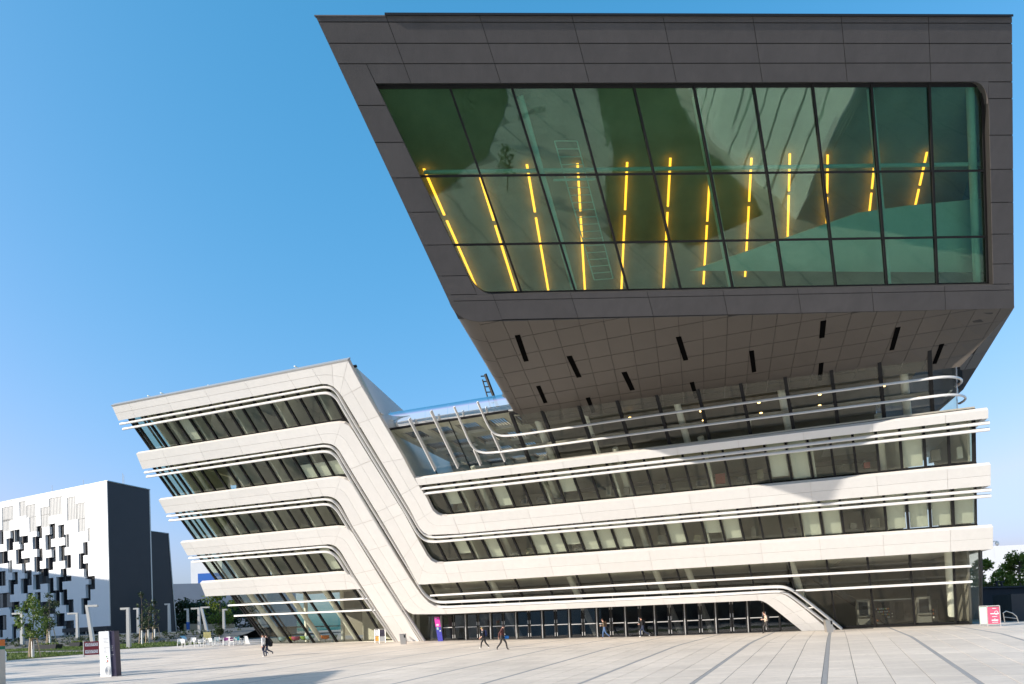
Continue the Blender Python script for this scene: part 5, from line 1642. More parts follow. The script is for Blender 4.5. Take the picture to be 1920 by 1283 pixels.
for sg in (-1, 1):
    MB().tube([q + UP * 10.7 * s_, q + UP * 10.7 * s_ + np.array([sg * 4.2 * s_, 0, 0])], 1.2 * s_, 8).build('outlet', M['reveal'], HY_)
MB().lathe(q + UP * 10.7 * s_ + np.array([0, -3.3 * s_, 0]), [(1.2 * s_, -.6 * s_), (1.2 * s_, .6 * s_)], 8).build('outlet_cap', M['reveal'], HY_)
# steel chute and planters on the lawn
q = at_depth(336, 1196, 76); q[2] = gz(q[0], q[1])
o = thing('slide', q, 'curved sheet steel lounger shining at the foot of the stone bank', 'bench')
s_ = m_per_px(76)
prof = [(-5, 15), (0, 16), (4, 13), (5.5, 8), (5, 4), (1, 1.5), (-4, 2)]
A = [q + np.array([x * s_, 0, z * s_]) for x, z in prof]
mb = MB()
mb.add(A + [a + np.array([0, 1.1, 0]) for a in A], [(i, i + 1, 8 + i, 7 + i) for i in range(6)])
mb.add([a + np.array([.03, 0, .03]) for a in A] + [a + np.array([.03, 1.1, .03]) for a in A], [(i, i + 1, 8 + i, 7 + i) for i in range(6)])
mb.build('shell', M['steel'], o, smooth=True)
for x0, x1, y, Y, lab in ((66, 103, 1217, 74, 'long dark planter box behind the near staked tree'), (131, 148, 1213, 84, 'short dark planter box beside the lamp')):
    a, b_ = at_depth(x0, y, Y), at_depth(x1, y, Y)
    z_ = gz(.5 * (a[0] + b_[0]), Y)
    t = thing('planter', (.5 * (a[0] + b_[0]), Y, z_), lab, 'planter')
    MB().prism([(a[0], Y, z_), (b_[0], Y, z_), (b_[0] + .15, Y, z_ + .55), (a[0] - .15, Y, z_ + .55)], (0, 1.1, 0)).build('box', M['dk_clad'], t)
    rs = np.random.RandomState(int(x0))
    V, Fc = leaves([(np.array([a[0] + (b_[0] - a[0]) * f, Y + .5, z_ + .6]), .3) for f in np.linspace(.1, .9, 5)], 500, .14, rs, .6)
    og = origin_of(t)
    me = bpy.data.meshes.new('foliage'); me.from_pydata([tuple(v - og) for v in V], [], [tuple(int(i) for i in f) for f in Fc]); me.materials.append(M['leaf_yl'])
    o = bpy.data.objects.new('foliage', me); COL.objects.link(o); o.parent = t

# magenta and indigo pillar by the doors
q = K(-30.9, -1.1, 0); q[2] = gz(q[0], q[1])
q = gpt(826, 1202.5); 
s_ = m_per_px(q[1])
PT = thing('sign_pillar', q, 'slim magenta and indigo sign pillar left of the entrance doors', 'sign')
lean = np.array([-5.4 * s_, 0, 45 * s_]) / 45.
f_ = np.array([0, -1., 0]); r_ = np.array([1., 0, 0])
def lbox(y0, y1, w, th, name, mat, dx=0., dn=0.):
    c0, c1 = q + lean * y0 + r_ * dx * s_ + f_ * dn, q + lean * y1 + r_ * dx * s_ + f_ * dn
    MB().prism([c0 - r_ * w * s_ / 2, c0 + r_ * w * s_ / 2, c1 + r_ * w * s_ / 2, c1 - r_ * w * s_ / 2], (0, th, 0)).build(name, mat, PT)
lbox(0, 27, 9.4, .3, 'indigo_face', M['sign_blue'])
lbox(27, 45.5, 9.6, .3, 'magenta_face', M['sign_pink'])
for k, (y, w, dx) in enumerate(((31.6, 5.2, -.6), (29.2, 4.4, -1.), (43, 3, -2.))):
    lbox(y - .7, y + .7, w, .004, 'text_line', M['txt_white'], dx, .006)
lbox(21.5, 26.2, 3.2, .004, 'notice', M['sign_green'], -1.4, .006)
lbox(18.2, 20.6, 2.4, .004, 'sticker', M['txt_white'], 2.6, .006)

# steel litter bins
def bin_(x, y, w, h_, label):
    q = gpt(x, y)
    s_ = m_per_px(q[1])
    t = thing('litter_bin', q, label, 'bin', 'steel litter bins on the plaza')
    W, Hh = w * s_, h_ * s_
    MB().prism([q + np.array([-W * .46, 0, 0]), q + np.array([W * .46, 0, 0]), q + np.array([W * .40, 0, Hh * .93]), q + np.array([-W * .62, 0, Hh * .93])], (0, W * .7, 0)).build('body', M['steel'], t)
    MB().prism([q + np.array([-W * .66, -.04, Hh * .935]), q + np.array([W * .44, -.04, Hh * .935]), q + np.array([W * .43, -.04, Hh]), q + np.array([-W * .66, -.04, Hh])], (0, W * .8, 0)).build('lid', M['steel'], t)
    MB().prism([q + np.array([W * .12, -.012, Hh * .62]), q + np.array([W * .36, -.012, Hh * .62]), q + np.array([W * .34, -.012, Hh * .9]), q + np.array([W * .08, -.012, Hh * .9])], (0, .01, 0)).build('opening', M['black'], t)
bin_(756.5, 1208.5, 11, 20, 'steel litter bin at the foot of the white diagonal ribbon')
bin_(1557, 1186, 13, 24, 'steel litter bin where the canopy ribbon meets the ground')

# folding poster stands
def stand(x, y, w, h_, faces, label, tilt=.18, yaw=0.):
    q = gpt(x, y)
    s_ = m_per_px(q[1])
    t = thing('poster_stand', q, label, 'sign', 'folding poster stands')
    f_ = TOCAM(q); c_, n_ = math.cos(yaw), math.sin(yaw)
    f_ = np.array([f_[0] * c_ - f_[1] * n_, f_[0] * n_ + f_[1] * c_, 0]); r_ = np.array([-f_[1], f_[0], 0.])
    W, Hh = w * s_, h_ * s_
    back = -f_ * tilt * Hh
    for sgn in (1, -1):
        d = back if sgn > 0 else f_ * tilt * Hh
        o_ = q if sgn > 0 else q - f_ * 2 * tilt * Hh
        for e in (-.5, .5):
            MB().tube([o_ + r_ * W * e, o_ + r_ * W * e + d + UP * Hh], .028, 6).build('leg', M['alu'], t)
    MB().tube([q + back + UP * Hh - r_ * W * .5, q + back + UP * Hh + r_ * W * .5], .04, 6).build('top_rail', M['alu'], t)
    MB().tube([q + back * .1 + UP * Hh * .1 - r_ * W * .5, q + back * .1 + UP * Hh * .1 + r_ * W * .5], .025, 6).build('bottom_rail', M['alu'], t)
    for (a0, a1, z0, z1, mt) in faces:
        P = [q + back * z + UP * Hh * z + r_ * W * (a - .5) for a, z in ((a0, z0), (a1, z0), (a1, z1), (a0, z1))]
        MB().prism(P, f_ * .01).build('poster', M[mt], t)
    return t, q, r_, f_, s_, W, Hh, back
stand(707.5, 1206, 8, 26, [(.06, .94, .14, .48, 'poster_or'), (.06, .94, .52, .95, 'chairw')], 'narrow white and orange poster stand beside the cafe glass')
stand(717.5, 1206, 11, 26, [(.06, .94, .5, .95, 'poster_dk'), (.06, .94, .14, .48, 'louver')], 'poster stand with dark upper poster beside the cafe glass')
t, q, r_, f_, s_, W, Hh, back = stand(1846, 1174, 12.5, 37, [(.05, .95, .12, .95, 'sign_green')], 'folding stand with pale green poster right of the library')
for z in (.85, .72, .6, .55, .5, .3, .26):
    c = q + back * z + UP * Hh * z + f_ * .014
    MB().box(c, r_ * W * (.5 if z > .5 else .3), UP * .02, f_ * .004).build('text_line', M['txt_grey'], t)
t, q, r_, f_, s_, W, Hh, back = stand(1864.5, 1174.5, 20, 38, [(.05, .95, .12, .95, 'sign_rose')], 'folding stand with crimson poster right of the library')
for z, w in ((.88, .3), (.62, .62), (.48, .4), (.36, .1), (.30, .5), (.2, .45)):
    c = q + back * z + UP * Hh * z + f_ * .014 + r_ * W * .08
    MB().box(c, r_ * W * w, UP * (.05 if z in (.62, .30) else .022), f_ * .004).build('text_line', M['txt_white'], t)
ring = [q + back * (.66 + .09 * math.sin(a)) + UP * Hh * (.66 + .09 * math.sin(a)) + r_ * W * (.22 + .13 * math.cos(a)) + f_ * .014 for a in np.linspace(0, 6.283, 17)]
MB().tube(ring, .012, 4).build('ring_mark', M['txt_white'], t)

# ------------------------------------------------------------------ cafe terrace
def chair_mesh():
    fr = MB()
    for sx in (-.24, .24):
        for sy in (-.22, .22):
            fr.tube([(sx * 1.1, sy * 1.1, 0), (sx, sy, .44)], .022, 6)
        fr.tube([(sx, .22, .44), (sx, .27, .82)], .02, 6)
        fr.tube([(sx, -.22, .44), (sx, -.2, .64), (sx, .24, .66)], .018, 6)
    st_ = MB().abox(-.25, .25, -.25, .25, .43, .465)
    bk = MB().hexa([(-.24, .24, .52), (.24, .24, .52), (.24, .29, .84), (-.24, .29, .84)], [(-.24, .265, .52), (.24, .265, .52), (.24, .315, .84), (-.24, .315, .84)])
    return fr, st_, bk
cf, cs_, cb = chair_mesh()
me_f, me_s, me_b = cf.mesh('frame', M['chairw']), cs_.mesh('seat', M['chairw']), cb.mesh('backrest', M['chairw'])
me_b2 = me_b.copy(); me_b2.materials.clear(); me_b2.materials.append(M['turq'])
me_b3 = me_b.copy(); me_b3.materials.clear(); me_b3.materials.append(M['plum'])
CH = [(338, 1213, .4, 0, 'white cafe chair standing farthest left of the terrace'), (347, 1214, 2.8, 0, 'white cafe chair turned to its table at the left end of the terrace'), (362, 1210.5, .2, 0, 'white cafe chair standing apart below the upright lamp'),
      (369, 1213, 2.2, 0, 'white cafe chair in front of the small landscape board'), (379, 1213.5, .9, 0, 'white cafe chair at the second table from the left'), (388, 1210, 1.6, 0, 'white cafe chair behind the second table from the left'),
      (399, 1211.5, 2.6, 0, 'white cafe chair left of the ball tree'), (408, 1209.5, .5, 0, 'white cafe chair right below the ball tree'), (414, 1211, 1.9, 1, 'white cafe chair with turquoise back below the ball tree'),
      (424, 1211, .3, 2, 'white cafe chair with plum back nearest the middle of the terrace'), (432, 1209, 2.9, 0, 'white cafe chair behind the plum backed chairs'), (438, 1211, 1.2, 2, 'white cafe chair with plum back beside the turquoise chairs'),
      (447, 1210, .8, 1, 'white cafe chair with turquoise back by the white screen'), (454, 1209, 2.1, 1, 'white cafe chair with turquoise back closest to the cafe glass')]
def chair_z(x, y):
    return gpt(x, y)
for x, y, rz, kd, lab in CH:
    q = gpt(x, y)
    t = thing('cafe_chair', q, lab, 'chair', 'chairs on the cafe terrace')
    t.rotation_euler = (0, 0, rz)
    for nm, me in (('frame', me_f), ('seat', me_s), ('backrest', (me_b, me_b2, me_b3)[kd])):
        o = bpy.data.objects.new(nm, me); COL.objects.link(o); o.parent = t
tb_top = MB().lathe((0, 0, .72), [(.36, 0), (.38, .015), (.36, .03)], 18).mesh('table_top', M['chairw'])
tb_leg = MB().tube([(0, 0, .02), (0, 0, .72)], .03, 8).mesh('leg', M['alu'])
tb_base = MB().lathe((0, 0, 0), [(.25, 0), (.24, .02), (.04, .035)], 16).mesh('base', M['alu'])
for x, y, lab in ((343, 1213.4, 'round white cafe table at the left end of the terrace'), (373, 1212, 'round white cafe table under the small landscape board'), (394, 1210.8, 'round white cafe table left of the ball tree'), (419, 1210.2, 'round white cafe table among the coloured chairs'), (443, 1209.6, 'round white cafe table near the white screen')):
    t = thing('cafe_table', gpt(x, y), lab, 'table', 'round tables on the cafe terrace')
    for nm, me in (('table_top', tb_top), ('leg', tb_leg), ('base', tb_base)):
        o = bpy.data.objects.new(nm, me); COL.objects.link(o); o.parent = t
q = gpt(389, 1209.5); s_ = m_per_px(q[1])
t = thing('easel_board', q, 'small easel board with a colourful landscape poster among the cafe chairs', 'sign')
MB().box(q + UP * 17 * s_, (14 * s_, 0, 0), (0, .03, 0), (0, 0, 14 * s_)).build('panel', surf('landscape_print', (.28, .26, .10), .6, .7, 1.6), t)
for sx in (-6, 6): MB().tube([q + np.array([sx * s_, .02, 0]), q + np.array([sx * s_, .02, 24 * s_])], .02, 6).build('leg', M['alu'], t)
q = gpt(463, 1208); s_ = m_per_px(q[1])
t = thing('wind_screen', q, 'white wind screen panel against the leaning cafe glass', 'screen')
MB().prism([q + np.array([-4.5 * s_, 0, 0]), q + np.array([6 * s_, 0, 0]), q + np.array([1 * s_, 0, 15 * s_]), q + np.array([-4.5 * s_, 0, 15.5 * s_])], (0, .06, 0)).build('panel', M['chairw'], t)
MB().tube([q + np.array([-4.5 * s_, 0, 0]), q + np.array([-4.5 * s_, 0, 16 * s_])], .03, 6).build('post', M['alu'], t)
# lounge chairs and a counter inside the cafe
M['lblue'] = surf('pale_blue_shell', (.45, .62, .68), .4); M['lyel'] = surf('yellow_shell', (.75, .62, .02), .4); M['lpink'] = surf('pink_shell', (.62, .12, .22), .4); M['lgrn'] = surf('green_shell', (.38, .58, .12), .4); M['lor'] = surf('orange_shell', (.70, .20, .04), .4)
for k, (x, mt, cn) in enumerate(((521, 'lblue', 'pale blue'), (534, 'lyel', 'yellow'), (547, 'lpink', 'pink'), (559, 'lgrn', 'green'), (573, 'lblue', 'light blue'), (598, 'turq', 'turquoise'), (603, 'lor', 'orange'), (613, 'lblue', 'sky blue'))):
    P = st3(x, 1203, -.3)
    P = P + FM * (.9 + .35 * (k % 2)); P[2] = .5
    t = thing('lounge_chair', P, '%s shell lounge chair behind the cafe glass%s' % (cn, ', nearest the middle' if x == 573 else ''), 'chair', 'shell chairs inside the cafe')
    bw = MB()
    prof = [(.12, .30), (.34, .36), (.46, .52), (.50, .72), (.47, .73), (.42, .54), (.30, .40), (.05, .36)]
    bw.lathe(P, prof, 16).build('shell', M[mt], t, smooth=True)
    MB().tube([P, P + UP * .32], .04, 8).build('stem', M['alu'], t)
    MB().lathe(P, [(.26, 0), (.25, .02), (.04, .03)], 14).build('foot', M['alu'], t)
    MB().lathe(P + UP * .43, [(.34, 0), (.36, .06), (.30, .10)], 14).build('cushion', M['chairw'], t, smooth=True)

# ------------------------------------------------------------------ machines in the lobby
def machine(x0, x1, y0, y1, depth, label, mt, nm='vending_machine'):
    c = K(0, depth, 0); nrm = -FM
    A = isect(x0, y1, c, nrm); B = isect(x1, y1, c, nrm); Tt = isect(x0, y0, c, nrm)
    A[2] = B[2] = -.17
    hgt = Tt[2] + .17
    t = thing(nm, .5 * (A + B), label, 'machine')
    MB().prism([A, B, B + UP * hgt, A + UP * hgt], FM * .8).build('cabinet', M[mt], t)
    return t, A, B, hgt
t, A, B, hgt = machine(1641, 1712, 1127, 1171, 4.5, 'dark double vending machine standing behind the lobby glass', 'reveal')
d = B - A
rs = np.random.RandomState(2)
for k in range(3): 
    pass
MB().prism([A + d * .04 - FM * .02 + UP * .5, A + d * .42 - FM * .02 + UP * .5, A + d * .42 - FM * .02 + UP * (hgt - .12), A + d * .04 - FM * .02 + UP * (hgt - .12)], FM * .015).build('display_window', M['dk_glass'], t)
MB().prism([A + d * .55 - FM * .02 + UP * .6, A + d * .78 - FM * .02 + UP * .6, A + d * .78 - FM * .02 + UP * (hgt - .2), A + d * .55 - FM * .02 + UP * (hgt - .2)], FM * .015).build('display_window', M['dk_glass'], t)
for r_i in range(5):
    for c_i in range(10):
        f = .06 + c_i * .036 if c_i < 10 else 0
        z = .62 + r_i * .24
        if z > hgt - .25: continue
        mt = ['lor', 'lblue', 'chairw', 'amber', 'lgrn'][rs.randint(5)]
        MB().box(A + d * f - FM * .035 + UP * z, d * .02, FM * .02, UP * .12).build('bottle', M[mt], t)
MB().box(A + d * .22 - FM * .03 + UP * .28, d * .34, FM * .02, UP * .3).build('tray', M['chairw'], t)
for z in (.9, 1.15): MB().box(A + d * .47 - FM * .03 + UP * z, d * .03, FM * .02, UP * .1).build('keypad', M['chairw'], t)
MB().prism([A - d * .03 - FM * .05 + UP * hgt, B + d * .3 - FM * .05 + UP * hgt, B + d * .3 - FM * .05 + UP * (hgt + .1), A - d * .03 - FM * .05 + UP * (hgt + .1)], FM * .9).build('canopy', M['alu'], t)
t, A, B, hgt = machine(1716, 1760, 1127, 1169, 4.5, 'narrow lit vending machine at the right of the lobby', 'reveal')
d = B - A
for r_i in range(3):
    for c_i in range(7):
        mt = ['lyel', 'lor', 'chairw', 'lgrn'][rs.randint(4)]
        MB().box(A + d * (.08 + c_i * .12) - FM * .03 + UP * (.7 + r_i * .3), d * .06, FM * .02, UP * .16).build('bottle', M[mt], t)
MB().box(A + d * .4 - FM * .03 + UP * .3, d * .6, FM * .02, UP * .3).build('tray', M['chairw'], t)
M['kiosk'] = surf('grey_kiosk', (.17, .165, .15), .5, .05)
for x0, x1, y0, y1, dp, lab in ((1609, 1633, 1125, 1174, 1.8, 'grey terminal with sloping desk left of the vending machines'), (1722, 1748, 1119, 1172, 1.5, 'grey terminal with sloping desk in front of the vending machines')):
    t, A, B, hgt = machine(x0, x1, y0, y1, dp, lab, 'kiosk', 'info_terminal')
    MB().prism([A - UP * -.9 - FM * .02, B + UP * .9 - FM * .02, B + UP * 1.0 - FM * .3, A + UP * 1.0 - FM * .3], UP * .05).build('desk', M['kiosk'], t)
    MB().prism([A + (B - A) * .15 + UP * 1.15 - FM * .02, A + (B - A) * .85 + UP * 1.15 - FM * .02, A + (B - A) * .85 + UP * (hgt - .2) - FM * .02, A + (B - A) * .15 + UP * (hgt - .2) - FM * .02], FM * .015).build('screen', M['dk_glass'], t)

# dome camera on the corner of the wing
q = S3(*st(1866, 1022), -.3)
CC = thing('security_camera', q, 'white dome camera on a bracket at the right corner of the library', 'camera')
s_ = m_per_px(q[1])
MB().tube([q + np.array([-5 * s_, .2, 0]), q + np.array([1 * s_, 0, 2.5 * s_]), q + np.array([5 * s_, 0, 1.5 * s_])], 1.1 * s_, 8).build('bracket', M['chairw'], CC, smooth=True)
MB().lathe(q + np.array([6 * s_, 0, -4 * s_]), [(1.2 * s_, -1 * s_), (3 * s_, 0), (3.6 * s_, 2.5 * s_), (2.6 * s_, 5 * s_), (.8 * s_, 7 * s_)], 14).build('housing', M['chairw'], CC, smooth=True)
MB().lathe(q + np.array([6 * s_, 0, -6 * s_]), [(.3 * s_, 0), (1.7 * s_, .6 * s_), (2 * s_, 1.6 * s_)], 12).build('dome', M['black'], CC, smooth=True)

# ------------------------------------------------------------------ right of the library: dark ramp wall, rail, trees, white house
M['asph'] = surf('dark_concrete', (.035, .036, .042), .8, .15, 1.)
w0, w1 = at_depth(1800, 1105, 66), at_depth(1990, 1109, 62)
RW = thing('ramp_wall', (.5 * (w0[0] + w1[0]), 64, 0), 'dark retaining wall of the ramp right of the library', 'wall')
MB().prism([(w0[0], 66, -1), (w1[0] + 30, 62, -1), (w1[0] + 30, 62, w1[2]), (w0[0], 66, w0[2])], (.5, 8, 0)).build('wall', M['asph'], RW)
MB().prism([(w0[0], 65.8, w0[2]), (w1[0] + 30, 61.8, w1[2]), (w1[0] + 30, 61.8, w1[2] + .16), (w0[0], 65.8, w0[2] + .16)], (.5, 8.4, 0)).build('coping', M['dk_clad'], RW)
e0 = at_depth(1896, 1120, 56)
MB().prism([(e0[0], 56, -.5), (e0[0] + 40, 52, -.5), (e0[0] + 40, 52, e0[2] + .1), (e0[0], 56, e0[2] + .25)], (2, 5, 0)).build('side_wall', surf('dark_concrete_side', (.06, .058, .06), .8, .15, 1.), RW)
rl = thing('handrail', gpt(1900, 1168), 'bent steel handrail of the ramp at the right edge', 'railing')
pts = [at_depth(x, y, 52) for x, y in ((1884, 1167), (1880, 1144), (1905, 1152), (1910, 1168))]
MB().tube(chaikin(pts, 1), .035, 6).build('rail', M['steel'], rl)
MB().tube([at_depth(1882, 1157, 52), at_depth(1907, 1160, 52)], .025, 6).build('rail', M['steel'], rl)
for sx in (1884.5, 1909): 
    a = at_depth(sx, 1168, 52); MB().lathe(a, [(.09, -.06), (.09, .0), (.03, .01)], 8).build('base_plate', M['steel'], rl)
b0 = gpt(1842, 1166)
BN_ = thing('bicycle_rack', b0, 'low steel rack behind the green poster stand', 'rack')
for k in range(2):
    o_ = b0 + np.array([-.9 + k * .7, 2.2, 0])
    MB().tube(chaikin([o_, o_ + UP * .85, o_ + np.array([.55, .0, .85]), o_ + np.array([.55, 0, 0])], 1), .03, 6).build('hoop', M['steel'], BN_)
for x, y, yt, Y, rr, lf, sd, lab in ((1846, 1106, 1052, 82, 31, 'leaf_yl', 31, 'round green tree nearest the library behind the ramp wall'),
                                     (1884, 1106, 1060, 84, 22, 'leaf_yl', 32, 'smaller yellowish tree in the middle behind the ramp wall'),
                                     (1914, 1106, 1034, 80, 34, 'leaf_yl', 33, 'tall green tree at the right edge behind the ramp wall'),
                                     (1950, 1106, 1040, 84, 34, 'leaf_dk', 34, 'dark tree beyond the right edge')):
    p = at_depth(x, y, Y)
    h_ = (y - yt) * m_per_px(Y)
    p2 = p.copy(); p2[2] = 0
    tree(p2, h_ + p[2], rr * m_per_px(Y), p[2] - .8, lab, sd, lf, 'trees behind the ramp wall', 'broad_tree', .14, 46, 190, .3, shape=.3)
for x, lab in ((1872, 'left one of two bent dark posts above the ramp wall'), (1881, 'right one of two bent dark posts above the ramp wall')):
    a = at_depth(x, 1106, 68)
    t = thing('exhaust_post', (a[0], a[1], a[2] - .3), lab, 'post', 'bent dark posts on the ramp wall')
    s_ = m_per_px(68)
    MB().tube([a - UP * .3, a + np.array([-3 * s_, 0, 14 * s_])], .11, 8).build('post', M['asph'], t)
    MB().box(a + np.array([-1 * s_, 0, 15 * s_]), (6 * s_, 0, 0), (0, .25, 0), (0, 0, 2.4 * s_)).build('cap', M['asph'], t)
wz = at_depth(1880, 1023, 125)[2]
x0_, x1_ = at_depth(1770, 1060, 125)[0], at_depth(2060, 1060, 125)[0]
WHO = thing('white_hall', (.5 * (x0_ + x1_), 130, 0), 'large white panelled hall behind the trees on the right', 'building')
MB().prism([(x0_, 125, 0), (x1_, 125, 0), (x1_, 145, 0), (x0_, 145, 0)], (0, 0, wz - .3)).build('wall_core', M['wh_clad'], WHO)
nx_, nz_ = 12, 4
for i in range(nx_):
    for j in range(nz_):
        xa, xb2 = x0_ + (x1_ - x0_) * i / nx_ + .03, x0_ + (x1_ - x0_) * (i + 1) / nx_ - .03
        za, zb_ = wz * j / nz_ + .03, wz * (j + 1) / nz_ - .03
        MB().prism([(xa, 124.95, za), (xb2, 124.95, za), (xb2, 124.95, zb_), (xa, 124.95, zb_)], (0, .06, 0)).build('wall_panel', M['wh_clad'], WHO)
for x, y in ((1831, 1051), (1892, 1051)):
    a = at_depth(x, y, 124.5)
    MB().tube([a + np.array([0, .4, 0]), a + np.array([.8, -.4, -.2])], .07, 6).build('wall_lamp', M['alu'], WHO)

# ------------------------------------------------------------------ beyond the frame: what the glass mirrors and what throws the long shadows
PV = thing('white_pavilion', (40, -10, 0), 'white panelled building mirrored in the green glass', 'building')
fp = [(36, 5.2), (30.8, -9), (29, -34), (66, -34), (52, -16)]
zg = -1.6
MB().prism([(x, y, zg) for x, y in fp], (0, 0, 15)).build('wall', M['wh_clad'], PV)
for (xa, ya_), (xb2, yb2) in zip(fp, fp[1:] + fp[:1]):
    L_ = math.hypot(xb2 - xa, yb2 - ya_)
    nb = int(L_ / 2.2)
    ox, oy = (yb2 - ya_) / L_ * .05, -(xb2 - xa) / L_ * .05
    for k in range(1, nb):
        f = k / nb
        cx_, cy_ = xa + (xb2 - xa) * f, ya_ + (yb2 - ya_) * f
        MB().tube([(cx_ + ox, cy_ + oy, zg), (cx_ + ox, cy_ + oy, zg + 15)], .09, 4).build('facade_rib', M['louver'], PV)
SH = thing('teaching_block', (-55, -4, 0), 'long low block left of the plaza', 'building')
MB().prism([(-37., 25.2, -2), (-38, -14, -2), (-60, -14, -2), (-60, 16, -2)], (0, 0, 12.2)).build('wall', M['far_pale'], SH)
MB().prism([(-36.9, 25.3, 10.2), (-37.9, -14.2, 10.2), (-60.2, -14.2, 10.2), (-60.2, 16.1, 10.2)], (0, 0, .3)).build('roof', M['dk_clad'], SH)
SH2 = thing('office_block', (-150, 85, 0), 'tall office block far left of the plaza', 'building')
MB().prism([(-109, 75, -2), (-150, 119, -2), (-185, 100, -2), (-150, 55, -2)], (0, 0, 35.6)).build('wall', M['far_pale'], SH2)
for k, (x, y, hh, lab) in enumerate(((-46, 27, 9, 'row tree left of the plaza, nearest the camera'), (-49, 32, 10, 'row tree left of the plaza, second'), (-57, 35, 9.5, 'row tree left of the plaza, third'), (-55, 43.5, 10.5, 'row tree left of the plaza, fourth'), (-62, 47, 10, 'row tree left of the plaza, farthest'))):
    tree((x, y, gz(x, y)), hh, 2.4, 2.6, lab, 51 + k, 'leaf', 'row of trees left of the plaza', 'row_tree', .16, 40, 70, .4)
for k, (x, y, lab) in enumerate(((5.5, -1.5, 'young tree on the lawn near the camera'), (2, -12, 'young tree on the lawn behind the camera'))):
    tree((x, y, gz(x, y)), 5.2, 1.4, 1.8, lab, 61 + k, 'leaf', 'young trees behind the camera', 'young_tree', .08, 34, 120, .25)

lamp(np.array([-31.4, 38.0, gz(-31.4, 38.)]), 6., 0, -1.2, 'square lamp just outside the left edge of the picture')
# ------------------------------------------------------------------ people
def skinmesh(nodes, edges, levels=1):
    """one continuous skin grown over a jointed skeleton"""
    me = bpy.data.meshes.new('body')
    me.from_pydata([n[0] for n in nodes], edges, [])
    ob = bpy.data.objects.new('body', me); COL.objects.link(ob)
    sk = ob.modifiers.new('skin', 'SKIN'); sk.use_smooth_shade = True
    for v, n in zip(me.skin_vertices[0].data, nodes):
        v.radius = (n[1], n[2] if len(n) > 2 and n[2] else n[1])
        v.use_root = False
    me.skin_vertices[0].data[0].use_root = True
    ss = ob.modifiers.new('sub', 'SUBSURF'); ss.levels = levels; ss.render_levels = levels
    dg = bpy.context.evaluated_depsgraph_get()
    out = bpy.data.meshes.new_from_object(ob.evaluated_get(dg))
    bpy.data.objects.remove(ob)
    return out
M['skin'] = surf('skin', (.58, .33, .24), .55, .05, 8.)
def cloth(name, c): return surf(name, c, .85, .12, 7.)
def person(foot_px, height, face, label, cols, pose, hair_c, pack=None, extra=None, dY=0., jacket_len=.86):
    """face: +1 walks to the right of the picture, -1 to the left; pose: joint positions (forward, up) in units of a 1.75 m body"""
    q = gpt(*foot_px)
    k = height / 1.75
    f = np.array([face * 1., .12, 0.]); f = unit(f); r = np.array([f[1], -f[0], 0.])
    t = thing('person', q, label, 'person')
    def L(a, b, u): return tuple(f * a * k + r * b * k + UP * u * k)
    nodes, edges, tags = [], [], []
    def nd(a, b, u, rad, tg, link=None, r2=None):
        nodes.append((L(a, b, u), rad * k, (r2 or rad) * k)); tags.append(tg)
        if link is not None: edges.append((link, len(nodes) - 1))
        return len(nodes) - 1
    P = pose
    pel = nd(P.get('pel', 0), 0, .95, .13, 'hip', None, .15)
    wa = nd(P.get('wa', .01), 0, 1.12, .125, 'top', pel, .155)
    ch = nd(P['ch'][0], 0, P['ch'][1], .135, 'top', wa, .175)
    nk = nd(P['nk'][0], 0, P['nk'][1], .058, 'neck', ch)
    hd = nd(P['hd'][0], 0, P['hd'][1], .088, 'head', nk, .08)
    ht = nd(P['hd'][0] + P.get('hx', .02), 0, P['hd'][1] + .10, .072, 'head', hd, .068)
    for sg, lg, ar in ((1, P['legR'], P['armR']), (-1, P['legL'], P['armL'])):
        h1 = nd(P.get('pel', 0), sg * .085, .88, .098, 'leg', pel)
        kn = nd(lg[0][0], sg * .09, lg[0][1], .07, 'leg', h1)
        an = nd(lg[1][0], sg * .09, lg[1][1], .048, 'leg', kn)
        he = nd(lg[1][0] + (lg[2][0] - lg[1][0]) * .2, sg * .09, (lg[1][1] * .35 + lg[2][1] * .65), .042, 'shoe', an)
        to = nd(lg[2][0], sg * .10, lg[2][1], .038, 'shoe', he)
        sh = nd(P['ch'][0] - .01, sg * .18, P['ch'][1] + .09, .066, 'top', ch)
        el = nd(ar[0][0], sg * .235, ar[0][1], .05, 'sleeve', sh)
        wr = nd(ar[1][0], sg * (ar[1][2] if len(ar[1]) > 2 else .22), ar[1][1], .034, 'fore', el)
        pd = unit(np.array(ar[1][:2]) - np.array(ar[0][:2]))
        hn = nd(ar[1][0] + pd[0] * .075, sg * ((ar[1][2] if len(ar[1]) > 2 else .22) - .005), ar[1][1] + pd[1] * .075, .036, 'hand', wr, .022)
    me = skinmesh(nodes, edges, 2)
    order = ['top', 'sleeve', 'fore', 'hip', 'leg', 'shoe', 'skin']
    mats = [cols['top'], cols.get('sleeve', cols['top']), cols.get('fore', cols['top']), cols['hip'] if 'hip' in cols else cols['leg'], cols['leg'], cols['shoe'], M['skin']]
    segs = []
    for i, j in edges: segs.append((np.array(nodes[i][0]), np.array(nodes[j][0]), tags[i], tags[j]))
    mi = []
    for pl in me.polygons:
        c = np.array(pl.center[:])
        best, bt_ = 1e9, 'top'
        for A, B, ta, tb in segs:
            d = B - A; w = min(1, max(0, ((c - A) @ d) / (d @ d)))
            ds = np.linalg.norm(c - A - d * w)
            if ds < best: best, bt_ = ds, (ta if w < .5 else tb)
        g_ = {'neck': 'skin', 'head': 'skin', 'hand': 'skin'}.get(bt_, bt_)
        if g_ == 'hip' and c[2] > jacket_len * k: g_ = 'top'
        if g_ == 'leg' and c[2] > .86 * k: g_ = 'hip'
        mi.append(order.index(g_))
    me.materials.clear()
    for m_ in mats: me.materials.append(m_)
    me.polygons.foreach_set('material_index', mi)
    me.polygons.foreach_set('use_smooth', [True] * len(me.polygons))
